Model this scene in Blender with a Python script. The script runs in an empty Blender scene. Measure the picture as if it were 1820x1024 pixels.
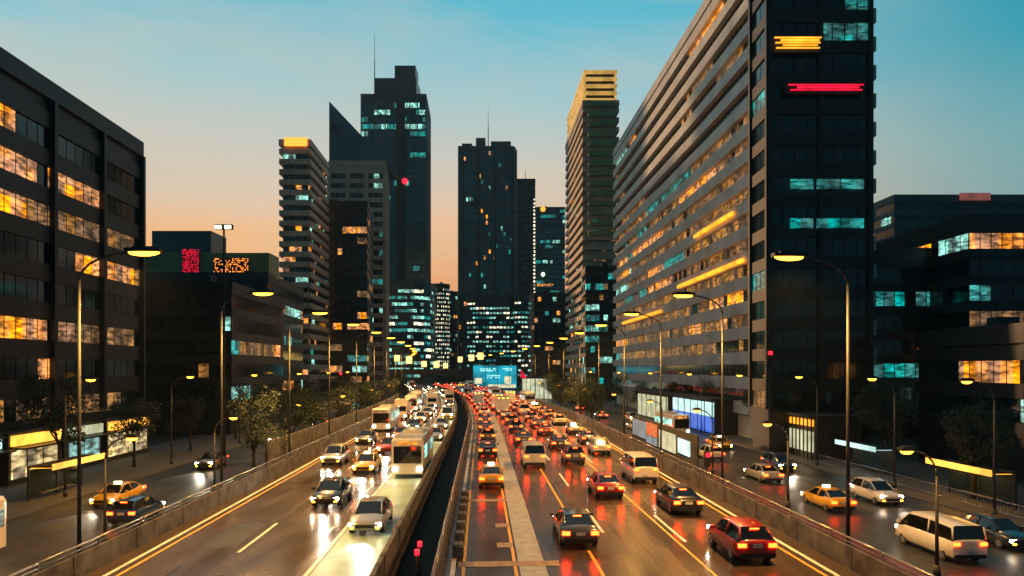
import bpy, bmesh, math, random
from mathutils import Vector, Matrix, noise
R = math.radians
random.seed(7)
sc = bpy.context.scene
col = sc.collection

# ------------------------------------------------------------ camera, sky, sun, exposure
F = 1213.0; CX = 910.0; HY = 655.0; CH = 8.5
cam_d = bpy.data.cameras.new('camera'); cam = bpy.data.objects.new('camera', cam_d); col.objects.link(cam)
cam_d.sensor_width = 36; cam_d.lens = 36 * F / 1820; cam_d.shift_y = (HY - 512) / 1820
cam_d.clip_start = 0.1; cam_d.clip_end = 6000
cam.location = (0, 0, CH); cam.rotation_euler = (R(90), 0, 0)
sc.camera = cam

def lin(h):
    h = h.lstrip('#'); out = []
    for i in (0, 2, 4):
        c = int(h[i:i + 2], 16) / 255
        out.append(c / 12.92 if c <= .04045 else ((c + .055) / 1.055) ** 2.4)
    return (*out, 1)

SUN_AZ = R(-17)     # measured from +Y, negative is to the left
SUN_EL = R(2.5)
W = bpy.data.worlds.new('World'); sc.world = W; W.use_nodes = True
nt = W.node_tree; nt.nodes.clear(); N = nt.nodes.new; Lk = nt.links.new
out = N('ShaderNodeOutputWorld')
tc = N('ShaderNodeTexCoord'); sep = N('ShaderNodeSeparateXYZ'); Lk(tc.outputs['Generated'], sep.inputs[0])
def ramp(stops):
    r = N('ShaderNodeValToRGB'); Lk(sep.outputs[2], r.inputs[0])
    e = r.color_ramp.elements
    while len(e) < len(stops): e.new(0.5)
    for el, (p, c) in zip(e, stops): el.position = p; el.color = lin(c)
    return r
rA = ramp([(0, '#f0721a'), (.11, '#f68c30'), (.16, '#f6b06a'), (.22, '#e8c3a2'), (.29, '#ccc8bc'), (.37, '#9ac6ce'), (.46, '#5cb8ce'), (.9, '#1c6f86')])
rB = ramp([(0, '#55707c'), (.15, '#88a4a6'), (.27, '#70a8ae'), (.37, '#2c9bb0'), (.47, '#0e93ad'), (.9, '#0c5a70')])
rC = ramp([(0, '#2a5560'), (.25, '#1f5666'), (.6, '#0f4252'), (1, '#0c3c4a')])
dot = N('ShaderNodeVectorMath'); dot.operation = 'DOT_PRODUCT'
nrm = N('ShaderNodeVectorMath'); nrm.operation = 'MULTIPLY'; nrm.inputs[1].default_value = (1, 1, 0)
nr2 = N('ShaderNodeVectorMath'); nr2.operation = 'NORMALIZE'
Lk(tc.outputs['Generated'], nrm.inputs[0]); Lk(nrm.outputs[0], nr2.inputs[0]); Lk(nr2.outputs[0], dot.inputs[0])
dot.inputs[1].default_value = (math.sin(SUN_AZ), math.cos(SUN_AZ), 0)
def mapr(a, b):
    m = N('ShaderNodeMapRange'); m.interpolation_type = 'SMOOTHSTEP'
    m.inputs['From Min'].default_value = a; m.inputs['From Max'].default_value = b
    Lk(dot.outputs['Value'], m.inputs['Value']); return m
def mix(f, a, b, mode='MIX'):
    m = N('ShaderNodeMix'); m.data_type = 'RGBA'; m.blend_type = mode
    if isinstance(f, float): m.inputs[0].default_value = f
    else: Lk(f, m.inputs[0])
    Lk(a, m.inputs[6]); Lk(b, m.inputs[7]); return m.outputs[2]
m1 = mapr(.55, .95); m2 = mapr(-.5, .55)
sky = mix(m1.outputs[0], rB.outputs[0], rA.outputs[0])
sky = mix(m2.outputs[0], rC.outputs[0], sky)
# thin drifting cloud veil
mp = N('ShaderNodeMapping'); mp.inputs['Scale'].default_value = (1.3, 1.3, 6); mp.inputs['Rotation'].default_value = (.25, .35, 0); Lk(tc.outputs['Generated'], mp.inputs[0])
cn = N('ShaderNodeTexNoise'); cn.inputs['Scale'].default_value = 1.6; cn.inputs['Detail'].default_value = 7; cn.inputs['Distortion'].default_value = .6; Lk(mp.outputs[0], cn.inputs[0])
cr = N('ShaderNodeMapRange'); cr.inputs['From Min'].default_value = .38; cr.inputs['From Max'].default_value = .72
cr.inputs['To Max'].default_value = .85; Lk(cn.outputs[0], cr.inputs['Value'])
veil = N('ShaderNodeRGB'); veil.outputs[0].default_value = lin('#c2c4ba')
vf = N('ShaderNodeMath'); vf.operation = 'MULTIPLY'; Lk(cr.outputs[0], vf.inputs[0]); Lk(m1.outputs[0], vf.inputs[1])
sky = mix(vf.outputs[0], sky, veil.outputs[0])
bg = N('ShaderNodeBackground'); Lk(sky, bg.inputs[0]); bg.inputs[1].default_value = 1.05
st = N('ShaderNodeTexSky'); st.sky_type = 'NISHITA'; st.sun_disc = False
st.sun_elevation = SUN_EL; st.sun_rotation = SUN_AZ
bg2 = N('ShaderNodeBackground'); Lk(st.outputs[0], bg2.inputs[0]); bg2.inputs[1].default_value = 0.006
ad = N('ShaderNodeAddShader'); Lk(bg.outputs[0], ad.inputs[0]); Lk(bg2.outputs[0], ad.inputs[1])
Lk(ad.outputs[0], out.inputs[0])

sl = bpy.data.lights.new('sun', 'SUN'); sl.energy = 2.2; sl.angle = R(2); sl.color = (1, .55, .25)
so = bpy.data.objects.new('sun', sl); col.objects.link(so)
sd = Vector((math.sin(R(-42)) * math.cos(SUN_EL), math.cos(R(-42)) * math.cos(SUN_EL), math.sin(R(7))))
so.rotation_euler = sd.to_track_quat('Z', 'Y').to_euler(); so.location = (0, 0, 200)

sc.view_settings.view_transform = 'Standard'; sc.view_settings.look = 'None'
sc.view_settings.exposure = 0; sc.view_settings.gamma = 1
cy = sc.cycles
cy.use_denoising = True
cy.max_bounces = 6; cy.diffuse_bounces = 2; cy.glossy_bounces = 4; cy.transmission_bounces = 2
cy.sample_clamp_indirect = 6; cy.caustics_reflective = False; cy.caustics_refractive = False
cy.use_light_tree = True

# ------------------------------------------------------------ helpers
def tag(o, label=None, cat=None, group=None, kind=None):
    if label: o['label'] = label
    if cat: o['category'] = cat
    if group: o['group'] = group
    if kind: o['kind'] = kind
    return o
def empty(name, loc, rz=0):
    o = bpy.data.objects.new(name, None); col.objects.link(o); o.location = loc; o.rotation_euler.z = rz
    return o
def copy_tree(o, parent=None):
    c = o.copy(); col.objects.link(c); c.parent = parent
    for ch in KIDS.get(o.name, []):
        d = copy_tree(ch, c)
        KIDS.setdefault(c.name, []).append(d)
    return c
KIDS = {}

class MB:
    def __init__(s): s.v = []; s.f = []; s.m = []; s.sm = []
    def face(s, pts, mi=0, smooth=False):
        b = len(s.v); s.v += [tuple(p) for p in pts]; s.f.append(tuple(range(b, b + len(pts)))); s.m.append(mi); s.sm.append(smooth)
    def quads(s, rows, mi=0, closed=False, smooth=False, caps=False):
        b = len(s.v); n = len(rows[0])
        for r in rows: s.v += [tuple(p) for p in r]
        for i in range(len(rows) - 1):
            for j in range(n if closed else n - 1):
                k = (j + 1) % n
                s.f.append((b + i * n + j, b + i * n + k, b + (i + 1) * n + k, b + (i + 1) * n + j)); s.m.append(mi); s.sm.append(smooth)
        if caps:
            s.f.append(tuple(b + j for j in reversed(range(n)))); s.m.append(mi); s.sm.append(False)
            e = b + (len(rows) - 1) * n
            s.f.append(tuple(e + j for j in range(n))); s.m.append(mi); s.sm.append(False)
    def box(s, c, d, rz=0, mi=0):
        x, y, z = d[0] / 2, d[1] / 2, d[2] / 2; ca, sa = math.cos(rz), math.sin(rz)
        P = []
        for dz in (-z, z):
            P.append([(c[0] + a * ca - b * sa, c[1] + a * sa + b * ca, c[2] + dz) for a, b in ((-x, -y), (x, -y), (x, y), (-x, y))])
        s.quads(P, mi, closed=True, caps=True)
    def prism(s, foot, z0, z1, mi=0):
        s.quads([[(x, y, z0) for x, y in foot], [(x, y, z1) for x, y in foot]], mi, closed=True, caps=True)
    def tube(s, p, q, r, r2=None, n=8, mi=0, smooth=True):
        p = Vector(p); q = Vector(q); r2 = r if r2 is None else r2
        d = (q - p).normalized(); a = d.orthogonal().normalized(); b = d.cross(a)
        s.quads([[o + (a * math.cos(t) + b * math.sin(t)) * rr for t in [2 * math.pi * k / n for k in range(n)]] for o, rr in ((p, r), (q, r2))], mi, True, smooth, True)
    def path(s, pts, r, n=6, mi=0):
        for a, b in zip(pts, pts[1:]): s.tube(a, b, r, n=n, mi=mi)
    def build(s, name, mats, parent=None):
        me = bpy.data.meshes.new(name)
        off = parent_loc(parent)
        me.from_pydata([(v[0] - off[0], v[1] - off[1], v[2] - off[2]) for v in s.v], [], s.f)
        if not isinstance(mats, (list, tuple)): mats = [mats]
        for m in mats: me.materials.append(m)
        me.polygons.foreach_set('material_index', s.m); me.polygons.foreach_set('use_smooth', s.sm)
        me.update()
        o = bpy.data.objects.new(name, me); col.objects.link(o)
        if parent is not None:
            o.parent = parent; KIDS.setdefault(parent.name, []).append(o)
        return o
def parent_loc(p):
    l = Vector((0, 0, 0))
    while p is not None: l += p.location; p = p.parent
    return l

# ------------------------------------------------------------ materials
def mat(name, base, rough=.7, metal=0, emis=None, es=0, var=.25, vs=1.5, bump=0, spec=.5, coat=0, sampled=True, evar=0, evs=.4):
    m = bpy.data.materials.new(name); m.use_nodes = True; t = m.node_tree; p = t.nodes['Principled BSDF']
    n = t.nodes.new; l = t.links.new
    p.inputs['Roughness'].default_value = rough; p.inputs['Metallic'].default_value = metal
    p.inputs['Specular IOR Level'].default_value = spec; p.inputs['Coat Weight'].default_value = coat
    g = n('ShaderNodeTexCoord')
    nz = n('ShaderNodeTexNoise'); nz.inputs['Scale'].default_value = vs; nz.inputs['Detail'].default_value = 5
    l(g.outputs['Object'], nz.inputs[0])
    b = base if isinstance(base, tuple) else lin(base)
    mr = n('ShaderNodeMapRange'); mr.inputs['From Min'].default_value = .3; mr.inputs['From Max'].default_value = .7
    mr.inputs['To Min'].default_value = 1 - var; mr.inputs['To Max'].default_value = 1 + var; l(nz.outputs[0], mr.inputs['Value'])
    mx = n('ShaderNodeVectorMath'); mx.operation = 'SCALE'; mx.inputs[0].default_value = b[:3]; l(mr.outputs[0], mx.inputs['Scale'])
    l(mx.outputs[0], p.inputs['Base Color'])
    if bump:
        bp = n('ShaderNodeBump'); bp.inputs['Strength'].default_value = bump; bp.inputs['Distance'].default_value = .02
        n2 = n('ShaderNodeTexNoise'); n2.inputs['Scale'].default_value = vs * 12; l(g.outputs['Object'], n2.inputs[0])
        l(n2.outputs[0], bp.inputs['Height']); l(bp.outputs[0], p.inputs['Normal'])
    if emis:
        p.inputs['Emission Color'].default_value = lin(emis); p.inputs['Emission Strength'].default_value = es
        if evar:
            n3 = n('ShaderNodeTexNoise'); n3.inputs['Scale'].default_value = evs; n3.inputs['Detail'].default_value = 3; l(g.outputs['Object'], n3.inputs[0])
            r3 = n('ShaderNodeMapRange'); r3.inputs['From Min'].default_value = .35; r3.inputs['From Max'].default_value = .65
            r3.inputs['To Min'].default_value = es * (1 - evar); r3.inputs['To Max'].default_value = es * (1 + evar)
            l(n3.outputs[0], r3.inputs['Value'])
            if name.endswith('window'):
                gp = n('ShaderNodeNewGeometry')
                sn = n('ShaderNodeVectorMath'); sn.operation = 'SNAP'; sn.inputs[1].default_value = (1.6, 1.6, 3.4); l(gp.outputs['Position'], sn.inputs[0])
                wn = n('ShaderNodeTexWhiteNoise'); l(sn.outputs[0], wn.inputs['Vector'])
                n4 = n('ShaderNodeTexNoise'); n4.inputs['Scale'].default_value = 1; m4 = n('ShaderNodeMapping'); m4.inputs['Scale'].default_value = (.8, .8, 3.0)
                l(gp.outputs['Position'], m4.inputs[0]); l(m4.outputs[0], n4.inputs[0]); n4.inputs['Detail'].default_value = 4
                a4 = n('ShaderNodeMapRange'); a4.inputs['From Min'].default_value = .38; a4.inputs['From Max'].default_value = .62; a4.inputs['To Min'].default_value = .25; a4.inputs['To Max'].default_value = 1.6
                l(n4.outputs[0], a4.inputs['Value'])
                b4 = n('ShaderNodeMapRange'); b4.inputs['To Min'].default_value = .3; b4.inputs['To Max'].default_value = 1.5; l(wn.outputs['Value'], b4.inputs['Value'])
                q1 = n('ShaderNodeMath'); q1.operation = 'MULTIPLY'; l(a4.outputs[0], q1.inputs[0]); l(b4.outputs[0], q1.inputs[1])
                q2 = n('ShaderNodeMath'); q2.operation = 'MULTIPLY'; l(q1.outputs[0], q2.inputs[0]); l(r3.outputs[0], q2.inputs[1])
                l(q2.outputs[0], p.inputs['Emission Strength'])
                hs_ = n('ShaderNodeHueSaturation'); hs_.inputs['Color'].default_value = lin(emis)
                h5 = n('ShaderNodeMapRange'); h5.inputs['To Min'].default_value = .75; h5.inputs['To Max'].default_value = 1.1; l(wn.outputs['Value'], h5.inputs['Value']); l(h5.outputs[0], hs_.inputs['Saturation'])
                l(hs_.outputs[0], p.inputs['Emission Color'])
            else: l(r3.outputs[0], p.inputs['Emission Strength'])
        if not sampled: m.cycles.emission_sampling = 'NONE'
    return m

def asphalt(name, base, r0, r1):
    m = mat(name, base, .5, var=.3, vs=.35, bump=.25)
    t = m.node_tree; p = t.nodes['Principled BSDF']
    g = t.nodes.new('ShaderNodeTexCoord'); mp = t.nodes.new('ShaderNodeMapping'); mp.inputs['Scale'].default_value = (.5, .07, 1)
    nz = t.nodes.new('ShaderNodeTexNoise'); nz.inputs['Scale'].default_value = 1.0; nz.inputs['Detail'].default_value = 4
    mr = t.nodes.new('ShaderNodeMapRange'); mr.inputs['From Min'].default_value = .35; mr.inputs['From Max'].default_value = .65
    mr.inputs['To Min'].default_value = r0; mr.inputs['To Max'].default_value = r1
    t.links.new(g.outputs['Object'], mp.inputs[0]); t.links.new(mp.outputs[0], nz.inputs[0]); t.links.new(nz.outputs[0], mr.inputs['Value'])
    t.links.new(mr.outputs[0], p.inputs['Roughness'])
    return m

M = {}
M['asphalt'] = asphalt('asphalt', (.06, .044, .03, 1), .15, .36)
M['patch'] = asphalt('patch_asphalt', (.022, .02, .019, 1), .3, .5)
M['seal'] = mat('crack_sealer', (.008, .008, .008, 1), .25)
M['street'] = asphalt('street_asphalt', (.03, .034, .038, 1), .35, .6)
M['green_pave'] = asphalt('green_paving', (.34, .52, .44, 1), .3, .55)
M['red_pave'] = asphalt('red_paving', (.10, .015, .015, 1), .3, .55)
M['ground'] = mat('ground', (.03, .032, .032, 1), .9)
M['pavement'] = mat('paving', (.10, .10, .095, 1), .7, bump=.2)
M['paint_white'] = mat('white_paint', (.75, .72, .62, 1), .45, var=.25, vs=3)
M['trail_yellow'] = mat('yellow_trail_paint', (.75, .42, .06, 1), .45, var=.2, vs=3)
M['paint_joint'] = mat('joint_concrete', (.30, .22, .14, 1), .6, var=.3, vs=3)
M['pale_strip'] = mat('pale_strip', (.4, .4, .36, 1), .35, var=.25, vs=2, bump=.2)
M['concrete'] = mat('concrete', (.115, .108, .1, 1), .75, var=.6, vs=1.1, bump=.3)
M['dconcrete'] = mat('dark_concrete', (.06, .058, .058, 1), .75, var=.35, vs=.6, bump=.3)
M['pole'] = mat('painted_pole', (.05, .055, .055, 1), .6)
M['steel'] = mat('galvanised_steel', (.35, .35, .35, 1), .35, .8)
M['dsteel'] = mat('dark_steel', (.03, .035, .037, 1), .45, .5)
M['wall_black'] = mat('black_cladding', (.012, .017, .02, 1), .5, var=.3, vs=.1)
M['fin_teal'] = mat('teal_metal_fin', (.05, .14, .165, 1), .35, .6, var=.2, vs=.1)
M['wall_teal'] = mat('teal_cladding', (.016, .07, .085, 1), .35, var=.3, vs=.1)
M['wall_dgrey'] = mat('dark_grey_cladding', (.035, .038, .04, 1), .55, var=.3, vs=.1)
M['wall_grey'] = mat('grey_stone_cladding', (.13, .125, .12, 1), .6, var=.25, vs=.2)
M['wall_tan'] = mat('tan_cladding', (.55, .42, .31, 1), .6, var=.2, vs=.2)
M['wall_pale'] = mat('pale_band_cladding', (.62, .56, .48, 1), .5, var=.2, vs=.2)
M['wall_brown'] = mat('brown_cladding', (.05, .032, .028, 1), .6, var=.3, vs=.2)
M['wall_green'] = mat('olive_cladding', (.24, .30, .14, 1), .55, var=.2, vs=.2)
M['glass'] = mat('window_glass', (.01, .03, .038, 1), .1, .3, var=.4, vs=.25, spec=.7)
M['glass_teal'] = mat('teal_glass', (.02, .11, .135, 1), .14, .6, var=.5, vs=.12, spec=.8)
M['lit_cool'] = mat('lit_cool_window', (.05, .06, .06, 1), .3, emis='#9ff0dc', es=.85, sampled=False, evar=.75, evs=.5)
M['lit_teal'] = mat('lit_teal_window', (.02, .05, .05, 1), .3, emis='#2fb0a8', es=.55, sampled=False, evar=.7, evs=.5)
M['lit_warm'] = mat('lit_warm_window', (.06, .05, .03, 1), .3, emis='#ff9a34', es=1.05, sampled=False, evar=.6, evs=.6)
M['lit_dim'] = mat('dim_warm_window', (.03, .03, .025, 1), .3, emis='#c98c4c', es=.42, sampled=False, evar=.7, evs=.4)
M['lit_white'] = mat('lit_white_window', (.06, .06, .05, 1), .3, emis='#fff2c8', es=2.0, sampled=False, evar=.5, evs=.7)
M['gold'] = mat('gold_lit_louvre', (.4, .3, .12, 1), .5, emis='#f0b85c', es=.62, sampled=False, evar=.3, evs=.3)
M['lamp_amber'] = mat('amber_lamp', (.5, .4, .2, 1), .4, emis='#ffa62a', es=11, sampled=False)
M['lamp_white'] = mat('pale_lamp', (.5, .5, .4, 1), .4, emis='#fff0b4', es=7, sampled=False)
M['lamp_flood'] = mat('flood_lamp', (.5, .45, .3, 1), .4, emis='#ffcf70', es=2.6, evar=.4, evs=.8, sampled=False)
M['lamp_red'] = mat('red_lamp', (.3, .01, .01, 1), .4, emis='#ff1626', es=5, sampled=False)
M['neon_red'] = mat('red_neon', (.2, .01, .02, 1), .4, emis='#ff1840', es=1.1, evar=.3, evs=.5, sampled=False)
M['neon_gold'] = mat('gold_neon', (.3, .2, .05, 1), .4, emis='#ff9c22', es=2.0, evar=.35, evs=.5, sampled=False)
M['neon_orange'] = mat('orange_neon', (.3, .2, .05, 1), .4, emis='#ff8c30', es=2.6, sampled=False)
M['p_rose'] = mat('rose_panel', (.5, .2, .18, 1), .5, emis='#c06a60', es=.35, evar=.3, sampled=False)
M['head'] = mat('headlight_lens', (.6, .6, .6, 1), .3, emis='#fff3d6', es=60)
M['fog'] = mat('amber_lens', (.5, .3, .1, 1), .3, emis='#ffa020', es=22, sampled=False)
M['tail'] = mat('tail_lens', (.4, .01, .01, 1), .3, emis='#ff2a08', es=40)
M['brake'] = mat('brake_lens', (.4, .01, .01, 1), .3, emis='#ff3a10', es=30, sampled=False)
M['tyre'] = mat('tyre_rubber', (.012, .012, .012, 1), .8)
M['rim'] = mat('alloy_rim', (.4, .4, .4, 1), .3, .9)
M['carglass'] = mat('car_glass', (.006, .008, .01, 1), .05, spec=.8)
M['trim'] = mat('black_trim', (.012, .012, .013, 1), .5)
M['plate'] = mat('number_plate', (.6, .6, .55, 1), .5)
M['bark'] = mat('bark', (.04, .03, .02, 1), .9, var=.4, vs=6)
M['leaf'] = mat('leaf', (.028, .05, .02, 1), .6, var=.5, vs=1.2)
M['leaf2'] = mat('light_leaf', (.06, .09, .03, 1), .6, var=.4, vs=1.2)
for k, c in dict(white=(.7, .7, .68), black=(.012, .012, .014), silver=(.42, .43, .44), grey=(.1, .105, .11), red=(.32, .012, .012),
                 blue=(.02, .06, .2), yellow=(.7, .38, .02)).items():
    M['car_' + k] = mat(k + '_car_paint', (*c, 1), .28, .35 if k in ('silver', 'grey', 'blue') else 0, var=.06, coat=.8)

# ------------------------------------------------------------ road geometry
def cx(Y): return -0.045 * Y - (max(0, Y - 90) ** 2) / 2472
def P(u, Y, z=0):
    s = -0.045 - 2 * max(0, Y - 90) / 2472
    k = math.sqrt(1 + s * s)
    return (cx(Y) + u / k, Y - u * s / k * 1.0, z)
def head(Y): return math.atan(-(-0.045 - 2 * max(0, Y - 90) / 2472))   # rotation about z
def X(px, Y): return (px - CX) * Y / F
def Z(py, Y): return CH + (HY - py) * Y / F
GZ = -1.5
def strip(u0, u1, Y0, Y1, z, step=6):
    mb = MB(); n = max(1, int((Y1 - Y0) / step)); rows = []
    for i in range(n + 1):
        Y = Y0 + (Y1 - Y0) * i / n
        rows.append([P(u0, Y, z), P(u1, Y, z)])
    return mb, rows
def sweep(mb, prof, Y0, Y1, step=6, mi=0, smooth=False):
    n = max(1, int((Y1 - Y0) / step)); rows = []
    for i in range(n + 1):
        Y = Y0 + (Y1 - Y0) * i / n
        rows.append([P(u, Y, z) for u, z in prof])
    mb.quads(rows, mi, closed=True, smooth=smooth, caps=True)
RD0, RD1 = -30, 430
g = MB(); g.face([(-1500, -300, GZ - .03), (1500, -300, GZ - .03), (1500, 1700, GZ - .03), (-1500, 1700, GZ - .03)])
tag(g.build('ground', M['ground']), kind='structure')
for a, b, nm in ((-16.6, -3.9, 'road'), (-1.9, 15.9, 'road')):
    mb = MB(); sweep(mb, [(a, -.9), (b, -.9), (b, 0), (a, 0)], RD0, RD1)
    tag(mb.build(nm, M['asphalt']), kind='structure')
# frontage streets and pavements
for a, b, m, nm, z in ((-31, -18, 'street', 'side_street', GZ + .01), (21.5, 33.5, 'street', 'side_street', GZ + .01), (17.2, 21.5, 'red_pave', 'bus_lane', GZ + .012)):
    mb, rows = strip(a, b, RD0, 330, z); mb.quads(rows)
    tag(mb.build(nm, M[m]), kind='structure')
for a, b in ((-42, -31), (33.5, 46)):
    mb = MB(); sweep(mb, [(a, GZ - .02), (b, GZ - .02), (b, GZ + .14), (a, GZ + .14)], RD0, 300)
    tag(mb.build('pavement', M['pavement']), kind='structure')
mb, rows = strip(-7.05, -4.25, RD0, 300, .006); mb.quads(rows)
tag(mb.build('bus_lane', M['green_pave']), kind='structure')
# repair patches and sealed cracks
rp = random.Random(8)
mb = MB()
for u, Y, w_, l_ in ((-12.6, 33, 1.8, 5), (-9.6, 48, 1.2, 9), (-13.4, 71, 2.2, 4), (6.2, 31, 1.3, 7), (9.0, 44, 2, 4), (12.2, 36, 1.6, 8), (4.6, 66, 1.6, 6), (8.5, 82, 2.4, 5), (.2, 52, 1.4, 5), (11.5, 96, 2, 9)):
    n = 5; mb.quads([[P(u - w_ / 2 + rp.uniform(-.05, .05), Y + l_ * i / n, .004), P(u + w_ / 2 + rp.uniform(-.05, .05), Y + l_ * i / n, .004)] for i in range(n + 1)])
tag(mb.build('road_patch', M['patch']), kind='structure')
mb = MB()
for i in range(26):
    u = rp.choice([rp.uniform(-15, -7.6), rp.uniform(3.2, 14)]); Y = rp.uniform(24, 95); n = rp.randint(6, 16); rows = []
    cross = rp.random() < .4
    for k in range(n):
        rows.append([P(u - .03, Y, .0065), P(u + .03, Y + (.05 if cross else 0), .0065)]); 
        if cross: u += rp.uniform(.1, .4); Y += rp.uniform(-.15, .15)
        else: Y += rp.uniform(.4, 1.0); u += rp.uniform(-.12, .12)
    mb.quads(rows)
tag(mb.build('road_crack', M['seal']), kind='structure')
# painted markings
def markings(name, lines, m, z=.011):
    mb = MB()
    for u, w, Y0, Y1, dash, gap in lines:
        Y = Y0
        while Y < Y1:
            e = min(Y + dash, Y1) if dash else Y1
            n = max(1, int((e - Y) / 6)); rows = []
            for i in range(n + 1):
                yy = Y + (e - Y) * i / n; rows.append([P(u - w / 2, yy, z), P(u + w / 2, yy, z)])
            mb.quads(rows)
            if not dash: break
            Y += dash + gap
    return tag(mb.build(name, M[m]), kind='structure')
markings('lane_marking', [(-11.2, .16, 6, 420, 6, 7), (-15.4, .2, RD0, 420, 0, 0), (-7.2, .2, RD0, 420, 0, 0),
                          (-7.9, .13, 10, 300, 3, 9), (6.3, .16, 7, 420, 6, 8), (10.0, .16, 5, 420, 6, 8),
                          (-1.2, .2, RD0, 420, 0, 0), (14.6, .2, RD0, 420, 0, 0)], 'paint_white')
mb, rows = strip(1.62, 2.75, RD0, 420, .009); mb.quads(rows); tag(mb.build('trail_band', M['pale_strip']), kind='structure')  # pale band painted in for the wide light trail of passing vehicles
markings('lane_marking', [(-14.9, .14, RD0, 420, 0, 0), (-.75, .14, RD0, 420, 0, 0), (5.0, .14, RD0, 300, 0, 0), (1.45, .14, RD0, 300, 0, 0),
                          (14.1, .16, RD0, 420, 0, 0), (9.6, .12, RD0, 300, 0, 0)], 'trail_yellow', .012)  # yellow lines added to give the road lines like light trails
mb = MB()
for Y, b in ((29.2, 3.4), (43.5, 1.6)):
    mb.face([P(-1.0, Y, .017), P(b, Y, .017), P(b, Y + .8, .017), P(-1.0, Y + .8, .017)])
for Y in (32.3, 36.4):
    mb.face([P(.75, Y, .017), P(1.5, Y, .017), P(1.5, Y + .9, .017), P(.75, Y + .9, .017)])
tag(mb.build('expansion_joint', M['paint_joint']), kind='structure')

# ------------------------------------------------------------ barriers, rails
def barrier(u, Y0, Y1, h, label, m='concrete', rail=True, w=.34, z0=-.88, cat='barrier', nm='concrete_barrier'):
    r = empty(nm, P(u, max(Y0, 20), 0)); tag(r, label, cat)
    b = MB(); sweep(b, [(u - w / 2, z0), (u + w / 2, z0), (u + w / 2 * .55, h), (u - w / 2 * .55, h)], Y0, Y1); 
    Yj = max(Y0, 18)
    while Yj < min(Y1, 200):
        sweep(b, [(u - w / 2 - .008, z0), (u + w / 2 + .008, z0), (u + w / 2 * .55 + .008, h + .006), (u - w / 2 * .55 - .008, h + .006)], Yj, Yj + .07, 6, 1); Yj += 5
    b.build('wall', [M[m], M['seal']], r)
    if rail:
        t = MB(); n = int((Y1 - Y0) / 4)
        pts = [P(u, Y0 + (Y1 - Y0) * i / n, h + .32) for i in range(n + 1)]
        t.path(pts, .05); t.path([(x, y, z - .18) for x, y, z in pts], .035)
        for p in pts: t.box((p[0], p[1], h + .16), (.07, .07, .38))
        t.build('rail', M['steel'], r)
    return r
barrier(-16.4, RD0, RD1, .95, 'long pale concrete barrier on the outer left edge of the expressway')
barrier(-4.05, RD0, RD1, .85, 'concrete barrier beside the green lane along the median gap', rail=False)
barrier(-1.72, RD0, RD1, .9, 'dark concrete barrier on the right side of the median gap', 'dconcrete')
barrier(15.7, RD0, RD1, .95, 'long concrete barrier on the outer right edge of the expressway')
barrier(-18.0, 58, 175, 2.3, 'tall grey noise wall curving away left of the expressway', rail=False, w=.3, z0=GZ, cat='noise wall', nm='noise_wall')
# concrete blocks standing in the median gap
bl = MB(); bl.box((0, 0, .25), (.5, .9, .5)); bl.box((0, 0, .53), (.36, .7, .07))
ords = ['nearest', 'second', 'third', 'fourth', 'fifth', 'sixth', 'seventh', 'eighth', 'ninth', 'tenth', 'eleventh', 'twelfth', 'thirteenth',
        'fourteenth', 'fifteenth', 'sixteenth', 'seventeenth', 'eighteenth', 'nineteenth', 'twentieth', 'twenty-first', 'twenty-second', 'twenty-third', 'twenty-fourth',
        'twenty-fifth', 'twenty-sixth', 'twenty-seventh', 'twenty-eighth', 'twenty-ninth', 'thirtieth', 'thirty-first', 'thirty-second', 'thirty-third', 'thirty-fourth', 'thirty-fifth', 'thirty-sixth', 'thirty-seventh', 'thirty-eighth', 'thirty-ninth', 'fortieth']
blo = None
for i in range(7):
    Y = 31 + i * 2.2
    o = bl.build('concrete_block', M['concrete']) if blo is None else blo.copy()
    if blo is None: blo = o
    else: col.objects.link(o)
    o.location = P(-1.05, Y, 0.01); o.rotation_euler.z = head(Y)
    tag(o, 'pale concrete block by the median barrier, %s of the row' % ords[i], 'concrete block', 'concrete blocks beside the median barrier')
# red warning lamp in the median gap
for i, Y in enumerate((29.8, 31.2)):
    r = empty('warning_lamp', P(-2.8, Y, GZ)); p = r.location
    tag(r, ('red warning lamp on a thin post in the median gap, nearer of two', 'red warning lamp on a thin post in the median gap, farther of two')[i], 'warning lamp', 'red warning lamps in the median gap')
    a = MB(); a.tube(p, (p[0], p[1], p[2] + 1.9), .04); a.build('post', M['dsteel'], r)
    a = MB(); a.tube((p[0], p[1], p[2] + 1.9), (p[0], p[1], p[2] + 2.12), .1, n=12); a.build('lens', M['lamp_red'], r)

# ------------------------------------------------------------ buildings
def offset(foot, d):
    n = len(foot); out = []
    for i in range(n):
        p0, p1, p2 = Vector(foot[i - 1]), Vector(foot[i]), Vector(foot[(i + 1) % n])
        a = (p1 - p0).normalized(); b = (p2 - p1).normalized()
        na = Vector((a.y, -a.x)); nb = Vector((b.y, -b.x))
        q = (na + nb); k = d / max(.3, (1 + na.dot(nb)))
        out.append((p1.x + q.x * k, p1.y + q.y * k))
    return out
def runs(p, n, style, rnd):  # long runs chosen so that lit floors resemble light streaks
    """lit state of n panes: whole stretches of an office floor are lit together"""
    res = []; i = 0
    while i < n:
        L = rnd.randint(1, max(1, style.get('run', 6))); on = rnd.random() < p
        k = rnd.choices(style.get('pal', (1, 2, 3, 4)), style.get('wt', (3, 1, 1, 2)))[0] if on else 0
        for _ in range(L):
            if i < n: res.append(k if (on and rnd.random() < .93) else 0); i += 1
    return res
LITM = ['glass', 'lit_cool', 'lit_warm', 'lit_dim', 'lit_teal', 'lit_white']
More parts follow.
